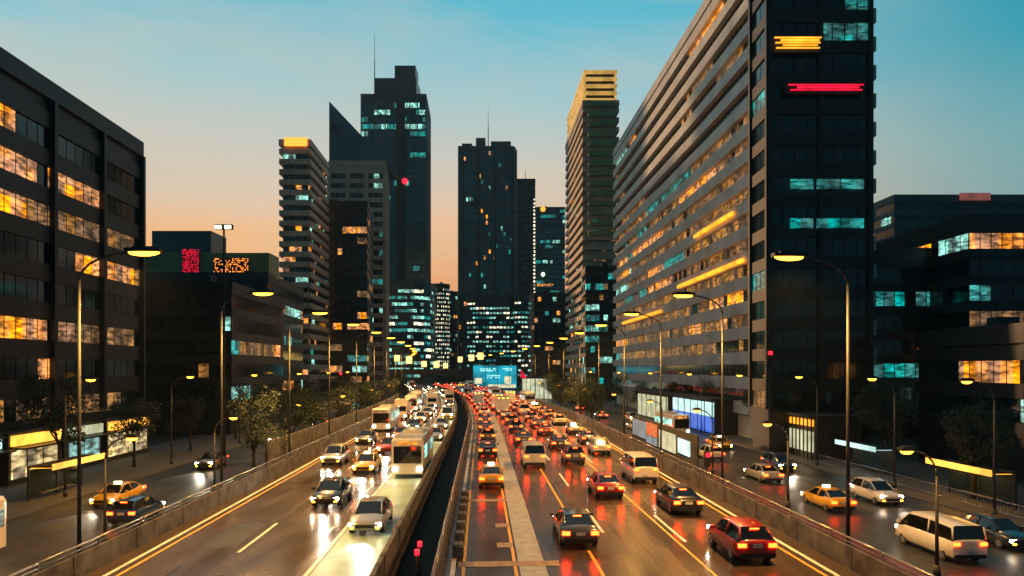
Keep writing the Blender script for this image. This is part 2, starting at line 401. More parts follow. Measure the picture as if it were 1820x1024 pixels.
def building(name, label, foot, H, chains, wall='wall_dgrey', fh=3.6, style=None, glass='glass', z0=GZ, group=None, seed=1, base=4.5, cat='building', slab=.3, depth=.25):
    """foot: CCW polygon; chains: lists of corner indices the windows run along"""
    st = dict(p=.25, pw=1.6, win=.62, gap=.14, grid=False, run=6); st.update(style or {})
    rnd = random.Random(seed)
    cxm = sum(p[0] for p in foot) / len(foot); cym = sum(p[1] for p in foot) / len(foot)
    root = empty(name, (cxm, cym, z0)); tag(root, label, cat, group)
    w = MB(); w.prism(foot, z0, H)
    nf = max(1, int((H - z0 - base) / fh)); zb = z0 + base
    of = offset(foot, depth)
    for k in range(nf + 1):
        z = zb + k * fh
        if st['win'] < .9: w.prism(of, z - fh * (1 - st['win']) * .55, z + fh * (1 - st['win']) * .45)
    w.prism(offset(foot, depth + .08), H - .9, H + .9)
    if st.get('fin'):
        for ch in chains:
            for a, b in zip(ch, ch[1:]):
                p = Vector(foot[a]); q = Vector(foot[b]); d = q - p; L = d.length; d.normalize(); nn = Vector((d.y, -d.x))
                n = max(1, round(L / st['fin']))
                for i in range(n + 1):
                    c = p + d * (L * i / n) + nn * st.get('find', .25)
                    w.box((c.x, c.y, (zb + H) / 2), (st.get('finw', .3), st.get('find', .25) * 2, H - zb - 1.9), math.atan2(d.y, d.x), 1)
    w.build('wall', [M[wall], M[st.get('finm', wall)]], root)
    mats = [M[glass]] + [M[k] for k in LITM[1:]]
    indiv = 0; rest = MB()
    allw = []
    for ch in chains:
        for k in range(nf):
            z = zb + k * fh + fh * (1 - st['win']) * .45 + .05; h = fh * st['win'] - .1
            pk = st['pf'](k, nf) if 'pf' in st else st['p']
            mb = MB()
            for a, b in zip(ch, ch[1:]):
                p = Vector(foot[a]); q = Vector(foot[b]); d = q - p; L = d.length; d.normalize(); nn = Vector((d.y, -d.x)) * .06
                n = max(1, round(L / st['pw'])); lit = runs(pk, n, st, rnd)
                for i in range(n):
                    s0 = L * i / n + st['gap'] / 2; s1 = L * (i + 1) / n - st['gap'] / 2
                    A = p + d * s0 + nn; B = p + d * s1 + nn
                    quad = [(A.x, A.y, z), (B.x, B.y, z), (B.x, B.y, z + h), (A.x, A.y, z + h)]
                    if st['grid']: allw.append((quad, lit[i]))
                    else: mb.face(quad, lit[i])
            if not st['grid']: mb.build('window', mats, root)
    if st['grid']:
        allw.sort(key=lambda t: (t[1] == 0))
        for i, (qd, li) in enumerate(allw):
            if i < 100:
                mb = MB(); mb.face(qd, li); mb.build('window', mats, root)
            else: rest.face(qd, li)
        if rest.f: tag(rest.build('window', mats, root), kind='stuff')
    # roof plant
    e = max((Vector(foot[i]) - Vector(foot[0])).length for i in range(1, len(foot)))
    for i in range(st.get('plant', 2)):
        t = MB(); me_ = min((Vector(foot[j]) - Vector(foot[j - 1])).length for j in range(len(foot))); wx = min(e * .12, max(me_ * .35, 2)) * rnd.uniform(.7, 1.2); hz = rnd.uniform(1.2, 3)
        kf = rnd.uniform(.1, .45); cf = foot[rnd.randrange(len(foot))]; t.box((cxm + (cf[0] - cxm) * kf, cym + (cf[1] - cym) * kf, H + .3 + hz / 2), (wx, wx * .7, hz))
        t.build('roof_unit', M['dconcrete'], root)
    return root
def rect(x0, x1, y0, y1, s=-0.045):
    """footprint whose sides run parallel to the expressway; x given at y0"""
    d = s * (y1 - y0)
    return [(x0, y0), (x1, y0), (x1 + d, y1), (x0 + d, y1)]   # 0-1 faces the camera, 1-2 the right, 3-0 the left
def mast(root, x, y, z, h, r=.15, lamp=False):
    m = MB(); m.tube((x, y, z), (x, y, z + h * .6), r, r * .6); m.tube((x, y, z + h * .6), (x, y, z + h), r * .5, r * .2)
    m.build('mast', M['dsteel'], root)
    if lamp:
        m = MB(); m.tube((x, y, z + h), (x, y, z + h + .9), .5, n=10); m.build('beacon', M['lamp_red'], root)
def slabsign(root, name, a, b, z0, z1, m, th=.3):
    """lit box sign standing proud of a wall line a-b"""
    p = Vector(a); q = Vector(b); d = (q - p); L = d.length; d.normalize(); c = (p + q) / 2
    t = MB(); t.box((c.x, c.y, (z0 + z1) / 2), (L, th, z1 - z0), math.atan2(d.y, d.x)); return t.build(name, M[m], root)

warm = dict(pal=(1, 2, 3, 4), wt=(1, 3, 2, 1))
cool = dict(pal=(1, 4, 3, 2), wt=(3, 4, 1, .4))
# ---- left side
f = rect(-70, -41.5, -12, 84); f = [(-70, -12), (-42 + .54, -12), (-45.8, 84), (-74, 84)]
L1 = building('office_block', 'long dark office block with banded floors filling the left edge', f, 35.5, [[1, 2], [0, 1]], 'wall_black', 3.7,
              dict(p=.42, pw=1.5, run=18, fin=9, pal=(2, 4, 3, 1), wt=(2.6, .8, 3, .4), find=.3, finw=.5, win=.55, plant=4), seed=3)
for Y in (40, 62):
    mb = MB(); mb.tube((-50, Y, 36), (-50, Y, 43), .12); mb.build('mast', M['dsteel'], L1)
f = [(X(215, 140), 140), (X(475, 140), 140), (X(475, 140) - 2, 170), (X(215, 140) - 2, 170)]
L2 = building('low_office', 'low dark building with red lit signs along its roof edge', f, Z(492, 140), [[0, 1], [1, 2]], 'wall_dgrey', 3.4,
              dict(p=.3, pw=1.8, run=8, **warm), seed=4)
z0, z1 = Z(490, 140), Z(448, 140)
mb = MB(); mb.box(((X(250, 140) + X(475, 140)) / 2, 144, (z0 + z1) / 2), (X(475, 140) - X(250, 140), 6, z1 - z0))
for i in range(9): mb.box(((X(250, 140) + X(475, 140)) / 2, 140.95, z0 + .4 + i * .52), (X(475, 140) - X(250, 140) - .2, .12, .2))
mb.build('louvre_screen', M['wall_green'], L2)
mb = MB(); mb.box(((X(270, 150) + X(375, 150)) / 2, 154, (z1 + Z(412, 150)) / 2), (X(375, 150) - X(270, 150), 8, Z(412, 150) - z1 + .4))
mb.build('roof_box', M['wall_teal'], L2)
def glyph_sign(root, x0, x1, y, z0, z1, back, fore, cols, rowsn, rnd, fill=.62):
    t = MB(); t.box(((x0 + x1) / 2, y, (z0 + z1) / 2), (x1 - x0, .3, z1 - z0)); s = t.build('sign', M[back], root)
    t = MB(); cw = (x1 - x0) / cols; chh = (z1 - z0) / rowsn
    for i in range(cols):
        for j in range(rowsn):
            if rnd.random() < fill:
                t.box((x0 + cw * (i + .5), y - .19, z0 + chh * (j + .5)), (cw * rnd.uniform(.35, .8), .06, chh * rnd.uniform(.3, .7)))
    t.build('sign_lights', M[fore], s) if root is not None else None
    return s
rn = random.Random(5)
glyph_sign(L2, X(322, 140), X(352, 140), 140.6, Z(489, 140), Z(442, 140), 'dsteel', 'neon_red', 12, 18, rn, .75)
glyph_sign(L2, X(378, 140), X(440, 140), 140.6, Z(484, 140), Z(458, 140), 'dsteel', 'neon_orange', 30, 8, rn, .45)
f = [(-68, 102), (-42, 102), (-43, 128), (-69, 128)]
building('low_office', 'plain dark block with flat parapet in front of the red signs', f, 20.5, [[0, 1], [1, 2]], 'wall_black', 3.5,
         dict(p=.34, pw=1.6, run=12, **warm), seed=6)
f = [(X(503, 200), 200), (X(548, 200), 200), (X(548, 200) - 1, 222), (X(503, 200) - 1, 222)]
L3 = building('balcony_tower', 'slim tan apartment tower with stacked balconies behind the low left blocks', f, Z(255, 200), [[0, 1], [1, 2]], 'wall_tan', 3.0,
              dict(p=.1, pw=1.8, win=.5, run=2, **warm), seed=7, depth=.9)
slabsign(L3, 'roof_sign', (X(506, 199), 198.8), (X(546, 199), 198.8), Z(262, 200), Z(247, 200), 'neon_orange')  # glowing bar added where a lamp leaves an orange streak
f = [(X(548, 230), 230), (X(652, 230), 230), (X(662, 250), 250), (X(562, 250), 250)]
building('office_tower', 'black mid-rise with pitched roofline right of the slim tan tower', f, Z(362, 230), [[0, 1], [1, 2]], 'wall_black', 3.6,
         dict(p=.22, pw=1.7, run=8, **warm), seed=8)
f = [(X(585, 270), 270), (X(684, 270), 270), (X(690, 300), 300), (X(590, 300), 300)]
L4 = building('office_tower', 'tan and grey tower with sloping glass top before the tallest left tower', f, Z(290, 270), [[0, 1], [1, 2]], 'wall_tan', 3.8,
              dict(p=.07, pw=2.2, run=3, win=.55, fin=7, finw=1.6, pal=(1, 4, 3), wt=(2, 2, 1)), seed=9)
mb = MB(); xa, xb = X(585, 270), X(684, 270)
mb.quads([[(xa, 270, Z(290, 270) + .9), (xb, 270, Z(290, 270) + .9), (xb, 270, Z(285, 270)), (xa, 270, Z(180, 270))],
          [(xa + 2, 296, Z(290, 270) + .9), (xb, 296, Z(290, 270) + .9), (xb, 296, Z(285, 270)), (xa + 2, 296, Z(180, 270))]], closed=True, caps=True)
mb.build('sloping_top', M['glass_teal'], L4)
# tallest left tower
Y = 385; f = [(X(642, Y), Y), (X(757, Y), Y), (X(757, Y) - 1.5, Y + 32), (X(640, Y) - 1.5, Y + 32)]
L5 = building('skyscraper', 'tallest left skyscraper of teal glass with brightly lit crown', f, Z(170, Y), [[0, 1], [1, 2]], 'wall_teal', 4.0,
              dict(pf=lambda k, n: .75 if (n - 6 < k < n - 0) else (.3 if k < 12 else .05), pw=1.8, win=.72, run=5, pal=(1, 4), wt=(1, 1.3), fin=4.6, finw=.5, finm='fin_teal'), 'glass_teal', seed=10)
mb = MB(); mb.box(((X(705, Y) + X(720, Y)) / 2, Y - .3, (Z(182, Y) + GZ) / 2), (X(720, Y) - X(705, Y), 1.4, Z(182, Y) - GZ))
mb.build('vertical_band', M['wall_black'], L5)
mb = MB(); mb.box((X(700, Y), Y + 14, (Z(170, Y) + Z(132, Y)) / 2), (24, 18, Z(132, Y) - Z(170, Y))); mb.box((X(716, Y), Y + 14, Z(118, Y)), (12, 12, 8)); mb.build('roof_block', M['wall_teal'], L5)
mast(L5, X(662, Y), Y + 6, Z(170, Y), 38, .35)
mb = MB(); mb.tube((X(720, Y), Y - 1.6, Z(323, Y)), (X(720, Y), Y - .2, Z(323, Y)), 1.5, n=16); mb.build('beacon', M['lamp_red'], L5)
# lower curved office before it
Y = 355; f = [(X(652, Y), Y), (X(735, Y), Y), (X(752, Y), Y + 2.5), (X(762, Y), Y + 7), (X(765, Y), Y + 14), (X(765, Y), Y + 24), (X(652, Y), Y + 24)]
building('curved_office', 'curved low office with teal lit floors at the foot of the tallest left tower', f, Z(503, Y), [[0, 1, 2, 3, 4]], 'wall_teal', 3.4,
         dict(p=.62, pw=1.6, run=7, win=.5, pal=(1, 4, 5), wt=(3, 2, .6)), seed=11)
# round white dotted tower
def ring(cx_, cy_, r, n=16): return [(cx_ + r * math.cos(2 * math.pi * i / n - math.pi / 2), cy_ + r * math.sin(2 * math.pi * i / n - math.pi / 2)) for i in range(n)]
Y = 500; f = ring(X(780, Y), Y + 7, 7.2, 16)
building('round_tower', 'slim round tower dotted with small white windows left of the sunset gap', f, Z(506, Y), [[12, 13, 14, 15, 0], [0, 1, 2, 3, 4]], 'wall_dgrey', 3.1,
         dict(p=.9, pw=1.4, win=.45, gap=.9, run=1, grid=True, pal=(5, 1), wt=(3, 1), plant=1), seed=12)
Y = 520; f = [(X(770, Y), Y), (X(813, Y), Y), (X(813, Y), Y + 20), (X(770, Y), Y + 20)]
building('office_tower', 'dark plain block closing the sunset gap between the tall towers', f, Z(520, Y), [[0, 1]], 'wall_black', 3.6, dict(p=.12, run=2), seed=13)
# ---- centre
Y = 470; f = [(X(815, Y), Y), (X(912, Y), Y), (X(916, Y), Y + 3), (X(914, Y + 30), Y + 30), (X(818, Y + 30), Y + 30)]
C1 = building('skyscraper', 'dark central skyscraper with vertical ribs and flat top above the expressway', f, Z(262, Y), [[0, 1, 2]], 'wall_teal', 4.0,
              dict(pf=lambda k, n: .035 if k > n * .35 else .14, pw=1.7, win=.7, run=1, fin=3.4, finw=.7, find=.6, finm='fin_teal', pal=(2, 1, 4), wt=(3, 1, 2), plant=0), 'glass_teal', seed=14)
mb = MB()
for a, b, h in ((820, 838, 250), (845, 862, 240), (872, 908, 246)): mb.box((X((a + b) / 2, Y), Y + 12, (Z(262, Y) + Z(h, Y)) / 2), (X(b, Y) - X(a, Y), 12, Z(h, Y) - Z(262, Y)))
mb.build('roof_block', M['wall_teal'], C1); mast(C1, X(867, Y), Y + 8, Z(262, Y), 30, .4)
mb = MB()
for px in (822, 851, 880, 911): mb.box((X(px, Y), Y - 1.1, (GZ + Z(262, Y)) / 2), (1.5, 1.0, Z(262, Y) - GZ - 2))
mb.build('pier', M['wall_black'], C1)
Y = 500; f = [(X(917, Y), Y), (X(951, Y), Y), (X(950, Y + 25), Y + 25), (X(917, Y), Y + 25)]
C2 = building('office_tower', 'brown-black tower stepped beside the central skyscraper with white edge lights', f, Z(320, Y), [[0, 1]], 'wall_brown', 4.0,
              dict(p=.03, pw=2.2, run=1), seed=15)
mb = MB()
for i in range(26): mb.box((X(949.5, Y), Y - .5, Z(355 + i * 6.6, Y)), (1.1, .5, 1.2))
mb.build('edge_lights', M['lit_white'], C2); mast(C2, X(934, Y), Y + 5, Z(320, Y), 10, .3)
Y = 540; f = [(X(952, Y), Y), (X(1004, Y), Y), (X(1003, Y + 25), Y + 25), (X(953, Y), Y + 25)]
C3 = building('office_tower', 'teal office tower with orange roof beacon and small yellow sign', f, Z(370, Y), [[0, 1]], 'wall_teal', 4.0,
              dict(pf=lambda k, n: .6 if k in (n - 7, n - 2) else .08, pw=2.0, run=4, pal=(1, 4), wt=(1, 2)), 'glass_teal', seed=16)
mb = MB(); mb.tube((X(965, Y), Y - 1, Z(372, Y)), (X(965, Y), Y + 1, Z(372, Y)), 2.0, n=14); mb.build('beacon', M['neon_orange'], C3)
rn = random.Random(9)
mb = MB()
for i in range(8): mb.box((X(956 + i * 3.7, Y), Y - .9, Z(507 - (i == 7) * .6, Y)), (1.1, .3, rn.uniform(1.5, 2.6)))
mb.build('sign', M['lit_warm'], C3)
mb = MB(); mb.tube((X(965, Y), Y - 1.2, Z(488, Y)), (X(965, Y), Y - .4, Z(488, Y)), 1.4, n=12); mb.build('round_lamp', M['lamp_white'], C3)
# lit low office below the central tower, rounded end on the right
Y = 430; f = [(X(829, Y), Y + 4), (X(845, Y), Y), (X(906, Y), Y), (X(908, Y), Y + 3)]
f += [(X(914, Y), Y - 3), (X(926, Y), Y - 5), (X(938, Y), Y - 3), (X(945, Y), Y + 3), (X(945, Y), Y + 22), (X(829, Y), Y + 22)]
building('curved_office', 'low office with rows of pale lit windows under the central skyscraper', f, Z(528, Y), [[0, 1, 2], [3, 4, 5, 6, 7]], 'wall_dgrey', 3.0,
         dict(p=.6, pw=2.2, win=.42, gap=.6, run=4, pal=(1, 5, 4), wt=(3, 1.4, 2)), seed=17)
Y = 330; f = [(X(946, Y), Y + 5), (X(950, Y), Y + 1.5), (X(962, Y), Y), (X(1030, Y), Y), (X(1030, Y), Y + 22), (X(946, Y), Y + 22)]
building('office_tower', 'brown low block with rounded corner between the centre and right towers', f, Z(523, Y), [[0, 1, 2, 3]], 'wall_brown', 3.4,
         dict(p=.1, pw=1.8, run=2, **warm), seed=18)
# ---- right side
Y = 230; xn = X(1040, Y); f = [(xn, Y), (X(1094, Y), Y), (X(1094, Y) - 2, Y + 44), (X(1010, 274), Y + 44)]
R1 = building('crown_tower', 'tower with five golden lit bands at its crown and olive floors below', f, Z(185, Y), [[3, 0]], 'wall_tan', 3.3,
              dict(p=.12, pw=1.8, win=.5, run=2, **warm), seed=19, depth=1.0)
mb = MB(); ff = [(f[0][0] - .1, Y - .1), (f[1][0] - .5, Y - .1), (f[1][0] - .5, Y - 1.4), (f[0][0] - .1, Y - 1.4)]
zt = Z(190, Y); k = 0
while zt - k * 3.3 > Z(430, Y):
    mb.box(((f[0][0] + f[1][0]) / 2 + .4, Y - 1.2, zt - k * 3.3), (f[1][0] - f[0][0] - 1, 2.2, 1.3)); k += 1
mb.build('floor_bands', M['wall_green'], R1)
k = 0
for i in range(20):
    w_ = MB(); z = zt - i * 3.3 - 1.65; n = 6; dx = (f[1][0] - f[0][0] - 1) / n
    for j in range(n):
        w_.face([(f[0][0] + .9 + j * dx, Y - .4, z - .8), (f[0][0] + .9 + (j + .88) * dx, Y - .4, z - .8), (f[0][0] + .9 + (j + .88) * dx, Y - .4, z + .8), (f[0][0] + .9 + j * dx, Y - .4, z + .8)],
                random.choices([0, 3, 4], (5, 3, 1))[0])
    w_.build('window', [M['glass']] + [M[q] for q in LITM[1:]], R1)
core = MB(); core.prism([(p[0], p[1]) for p in offset(f, -.4)], Z(185, Y), Z(127, Y)); core.build('crown', M['dsteel'], R1)
for i in range(5):
    b_ = MB(); b_.prism(offset(f, .5), Z(181 - i * 12.5, Y), Z(181 - i * 12.5 - 5.5, Y)); b_.build('crown_band', M['gold'], R1)
mb = MB(); mb.prism(offset(f, -3), Z(127, Y), Z(118, Y)); mb.build('roof_block', M['dsteel'], R1)
# lower black annex with teal windows
Y = 215; f = [(X(1042, Y), Y), (X(1096, Y), Y), (X(1096, Y), Y + 14), (X(1042, Y), Y + 14)]
building('office_block', 'black lower block with teal windows at the foot of the gold crowned tower', f, Z(478, Y), [[0, 1], [3, 0]], 'wall_black', 3.3,
         dict(p=.35, pw=1.3, run=3, **cool), seed=20)
# long banded building
f = [(38 - .045 * 86, 86), (X(1540, 86), 86), (42, 192), (38 - .045 * 192, 192)]
R2 = building('banded_office', 'long office with pale horizontal bands facing the expressway on the right', f, 69, [[3, 0]], 'wall_pale', 3.55,
              dict(pf=lambda k, n: .92 if 1 < k < 12 else .18, pw=1.6, win=.5, run=18, pal=(2, 3, 4, 1), wt=(1.0, 3.2, .35, .25), plant=4), seed=21, depth=.8)  # lower floors glow almost throughout, standing in for golden light on the facade
mb = MB(); mb.prism([(f[0][0] + 2, 90), (42, 90), (40, 188), (f[3][0] + 3, 188)], 69, 74); mb.build('roof_storey', M['wall_dgrey'], R2)
for zz, ya, yb in ((23.5, 96, 128), (20, 140, 178), (31, 100, 118)):
    slabsign(R2, 'streak_strip', (38 - .045 * ya - 1.2, ya), (38 - .045 * yb - 1.2, yb), zz, zz + .55, 'neon_gold')  # glowing strips added on the facade to imitate gold light streaks
# dark slab tower in front
f = [(X(1368, 80), 80), (X(1545, 80), 80), (X(1545, 80), 85.6), (X(1368, 80), 85.6)]
xr = X(1545, 80); xl = X(1368, 80)
R3 = building('dark_tower', 'near-black slab tower rising out of frame at the right', f, 78, [[0, 1], [3, 0]], 'wall_black', 3.6,
              dict(p=.05, pw=1.5, win=.6, run=8, fin=6, finw=.5, pal=(4, 3), wt=(3, 1)), seed=22)
for (a, b, y0, n_, m) in ((1376, 1462, 66, 5, 'neon_gold'), (1400, 1538, 150, 3, 'neon_red')):  # tubes made up in place of the gold and red light streaks
    ob_ = slabsign(R3, 'sign', (X(a - 4, 79), 79.35), (X(b + 4, 79), 79.35), Z(y0 + n_ * 5.2, 79), Z(y0 - 5, 79), 'dsteel', .12)
    t = MB()
    for q in range(n_): t.box(((X(a, 79) + X(b, 79)) / 2 + (q % 2) * .25, 79.1, Z(y0 + q * 4.6, 79)), ((X(b, 79) - X(a, 79)) * (.97, .8, .93, .72, .9)[q], .12, .13 if q != 1 else .26))
    t.build('streak_tubes', M[m], ob_)
for y0 in (325, 395):
    for a in (1408, 1455, 1498):
        t = MB(); t.box((X(a + 18, 79.4), 79.55, Z(y0, 79)), (X(a + 40, 79.4) - X(a, 79.4), .2, 1.1)); t.build('lit_panel', M['lit_teal'], R3)
# far right row
rows_ = [('office_block', 'low black office with teal lit strip floors at the far right', X(1552, 100), X(1720, 100), 100, 128, Z(452, 100), 'wall_black', 23, dict(p=.42, run=14, pw=1.5, **cool)),
         ('office_block', 'dark block at the right edge with rows of warm windows', X(1722, 92), 100, 92, 130, Z(392, 92), 'wall_dgrey', 24, dict(p=.45, run=14, pw=1.5, **warm)),
         ('office_tower', 'hazy grey office rising behind the far right row', X(1590, 190), X(1840, 190), 190, 230, Z(352, 190), 'wall_grey', 25, dict(p=.18, run=6)),
         ('shop_block', 'low dark shop block with blue and teal lit fascias on the right street', 46, 62, 60, 76, Z(590, 60), 'wall_black', 26, dict(p=.2, run=6, **cool)),
         ('shop_block', 'two storey dark shops with amber windows by the right pavement edge', 44, 56, 42, 57, 5.6, 'wall_dgrey', 27, dict(p=.4, run=6, **warm))]
RB = [building(n, l, rect(a, b, y0, y1), h, [[0, 1], [3, 0]], w_, 3.5, s, seed=sd) for n, l, a, b, y0, y1, h, w_, sd, s in rows_]
slabsign(RB[2], 'roof_sign', (X(1706, 189), 189), (X(1760, 189), 189), Z(356, 189), Z(343, 189), 'p_rose')
s4 = RB[3]
slabsign(s4, 'fascia', (46.2, 59.6), (61.5, 59.6), Z(630, 60), Z(618, 60), 'lit_teal'); slabsign(s4, 'fascia', (46.4, 59.5), (61.8, 59.5), Z(664, 60), Z(650, 60), 'lit_cool')
slabsign(RB[4], 'fascia', (44.1, 41.5), (55.5, 41.5), 1.9, 2.5, 'neon_gold')
# distant skyline fill
rn = random.Random(31)
for i, (px0, px1, py, Y) in enumerate([(470, 560, 560, 320), (600, 650, 545, 360), (640, 700, 585, 420), (1000, 1045, 560, 420), (1085, 1130, 520, 300), (395, 470, 590, 260),
                                       (-150, 120, 470, 240), (1560, 1660, 520, 330), (1680, 1900, 470, 420)]):
    f = [(X(px0, Y), Y), (X(px1, Y), Y), (X(px1, Y), Y + 20), (X(px0, Y), Y + 20)]
    nm = ['left of the black mid-rise', 'behind the black mid-rise', 'beyond the curved left office', 'behind the brown rounded block', 'between the crowned tower and the banded office', 'beyond the low left blocks',
          'beyond the left edge block', 'beyond the far right row', 'farthest at the right edge'][i]
    building('distant_office', 'distant dark office with scattered lights ' + nm, f, Z(py, Y), [[0, 1]], ['wall_dgrey', 'wall_black', 'wall_teal'][i % 3], 3.4, dict(p=.25, pw=2, run=4), seed=40 + i,
             group='distant offices on the skyline')

# ------------------------------------------------------------ overpass, screen, pavilion
Y = 335; x0, x1 = -130, X(846, Y)
r = empty('overpass', ((x0 + x1) / 2, Y, GZ)); tag(r, 'dark road overpass crossing where the expressway bends away', 'overpass')
mb = MB(); mb.box(((x0 + x1) / 2, Y, 6.3), (x1 - x0, 11, 1.6)); mb.build('deck', M['dconcrete'], r)
for yy in (Y - 5.4, Y + 5.4):
    mb = MB(); mb.box(((x0 + x1) / 2, yy, 7.65), (x1 - x0, .25, 1.1)); mb.build('parapet', M['dconcrete'], r)
for px in (600, 690, 838):
    mb = MB(); mb.box((X(px, Y), Y, 2), (2, 6, 7)); mb.build('pier', M['dconcrete'], r)
def postlamp(px, py, Y, s, i, rd=False):
    x = X(px, Y); z = Z(py, Y)
    r = empty('floodlight', (x, Y, 7)); tag(r, 'warm square floodlight on the overpass, %s from the left' % ['first', 'second', 'third', 'fourth', 'fifth', 'sixth', 'seventh', 'eighth', 'ninth'][i], 'floodlight', 'floodlights along the overpass')
    p = MB(); p.tube((x, Y + .3, 7), (x, Y + .3, max(z, 7.6)), .1); p.build('post', M['dsteel'], r)
    h = MB(); h.box((x, Y - .05, z), (s + .3, .5, s * 1.15 + .3)); h.build('housing', M['dsteel'], r)
    h = MB(); h.box((x, Y - .4, z), (s, .12, s * 1.15)); h.build('lens', M['lamp_flood'], r)
for i, (px, py, s) in enumerate([(706, 637, 2.6), (727, 640, 3.0), (754, 647, 2.4), (776, 648, 2.6), (792, 650, 2.2), (818, 639, 2.2), (838, 636, 2.6), (854, 633, 2.8)]):
    postlamp(px, py, Y - 6.2, s, i)
# lit screen
Y = 305; x0, x1, z0, z1 = X(841, Y), X(918, Y), Z(690, Y), Z(650, Y)
r = empty('display_screen', ((x0 + x1) / 2, Y, GZ)); tag(r, 'large turquoise lit display screen beside the bend of the expressway', 'display screen')
mb = MB(); mb.box(((x0 + x1) / 2, Y + .5, (z0 + z1) / 2), (x1 - x0 + .8, .8, z1 - z0 + .8)); mb.build('housing', M['dsteel'], r)
M['screen'] = mat('screen_face', (.02, .1, .12, 1), .3, emis='#18aac4', es=.85, evar=.6, evs=.12, sampled=False)
M['screen_t'] = mat('screen_text', (.1, .1, .1, 1), .3, emis='#b8fff4', es=1.5, sampled=False)
M['screen_p'] = mat('screen_pale', (.1, .1, .1, 1), .3, emis='#e8dcb0', es=1.0, evar=.3, evs=.5, sampled=False)
mb = MB(); mb.box(((x0 + x1) / 2, Y, (z0 + z1) / 2), (x1 - x0, .2, z1 - z0)); mb.build('screen', M['screen'], r)
mb = MB(); rn = random.Random(2)
def dots(xa, xb, za, zb, n, k):
    for i in range(n):
        for j in range(k):
            if rn.random() < .75: mb.box((x0 + (x1 - x0) * (xa + (xb - xa) * (i + .5) / n), Y - .14, z0 + (z1 - z0) * (za + (zb - za) * (j + .5) / k)), ((x1 - x0) * (xb - xa) / n * rn.uniform(.4, .85), .06, (z1 - z0) * (zb - za) / k * rn.uniform(.4, .8)))
dots(.12, .52, .74, .9, 13, 2); dots(.68, .9, .76, .9, 7, 2); dots(.32, .62, .42, .6, 10, 2)
mb.build('screen_text', M['screen_t'], r)
mb = MB(); mb.box((x0 + (x1 - x0) * .12, Y - .14, z0 + (z1 - z0) * .32), ((x1 - x0) * .17, .06, (z1 - z0) * .26)); mb.box((x0 + (x1 - x0) * .8, Y - .14, z0 + (z1 - z0) * .36), ((x1 - x0) * .15, .06, (z1 - z0) * .34))
mb.box((x0 + (x1 - x0) * .66, Y - .2, z0 + (z1 - z0) * .09), ((x1 - x0) * .64, .08, (z1 - z0) * .15)); mb.build('screen_panel', M['screen_p'], r)
mb = MB()
for xx in (x0 + 2, x1 - 2): mb.box((xx, Y + 1.2, (GZ + z0) / 2 + 1), (.6, .6, z0 - GZ + 2))
mb.build('support', M['dsteel'], r)
Y = 225; x0, x1 = X(928, Y), X(981, Y)
r = empty('glass_pavilion', ((x0 + x1) / 2, Y, GZ)); tag(r, 'pale glowing frosted glass pavilion right of the turquoise screen', 'pavilion')
M['pav'] = mat('frosted_lit_glass', (.4, .4, .35, 1), .5, emis='#d8dcb4', es=.9, evar=.35, evs=.3, sampled=False)
mb = MB(); mb.box(((x0 + x1) / 2, Y + 4, 1.9), (x1 - x0, 8, 6.6)); mb.build('glass_wall', M['pav'], r)
mb = MB(); mb.box(((x0 + x1) / 2, Y + 4, 5.4), (x1 - x0 + 1, 9, .5))
for i in range(8): mb.box((x0 + (x1 - x0) * i / 7, Y - .08, 1.9), (.16, .16, 6.6))
mb.build('frame', M['dsteel'], r)
mb = MB(); mb.face([(x0 - .5, Y - .6, 5.4), (x0 + 1.6, Y - .6, 5.4), (x0 - .3, Y - .6, 8.2)]); mb.face([(x0 - .5, Y - .4, 5.4), (x0 - .3, Y - .4, 8.2), (x0 + 1.6, Y - .4, 5.4)]); mb.build('red_fin', M['neon_red'], r)

# ------------------------------------------------------------ street lamps
def sparkmat(): return M['lamp_amber']
def make_lamp(h, arm, light, hs=1.0, head='lamp_amber', energy=2600, colr=(1, .47, .1), nm='street_lamp'):
    r = empty(nm, (0, 0, 0))
    p = MB(); p.tube((0, 0, 0), (0, 0, .5), .18, .14, 10); p.tube((0, 0, .5), (0, 0, h - 1.2), .09, .06, 10); p.build('pole', M['pole'], r)
    a = MB(); pts = [(arm * (1 - math.cos(t * math.pi / 2)) , 0, h - 1.2 + 1.2 * math.sin(t * math.pi / 2)) for t in [i / 5 for i in range(6)]]
    a.path(pts, .05, 8); a.build('arm', M['pole'], r)
    sgn = 1 if arm > 0 else -1
    b = MB(); b.box((arm + sgn * .3, 0, h + .09), (hs, .42, .16)); b.box((arm + sgn * .3, 0, h + .2), (hs * .6, .3, .08)); b.build('lamp_housing', M['dsteel'], r)
    c = MB(); rows = []
    for t in range(5):
        ph = t / 4 * math.pi / 2
        rows.append([(arm + sgn * .3 + hs * .46 * math.cos(ph) * math.cos(q), .19 * math.cos(ph) * math.sin(q) * 1.0, h - .17 * math.sin(ph)) for q in [2 * math.pi * i / 12 for i in range(12)]])
    c.quads(rows, 0, True, True); c.build('lamp_lens', M[head], r)
    if light:
        ld = bpy.data.lights.new('lamp_light', 'SPOT'); ld.energy = energy; ld.color = colr; ld.spot_size = R(150); ld.spot_blend = .8; ld.shadow_soft_size = .35
        lo = bpy.data.objects.new('lamp_light', ld); col.objects.link(lo); lo.parent = r; lo.location = (arm + sgn * .3, 0, h - .35)
        KIDS.setdefault(r.name, []).append(lo)
    return r
def place(src, u, Y, z, rz=None):
    o = copy_tree(src); x, y, _ = P(u, Y); o.location = (x, y, z); o.rotation_euler.z = head(Y) if rz is None else rz
    return o
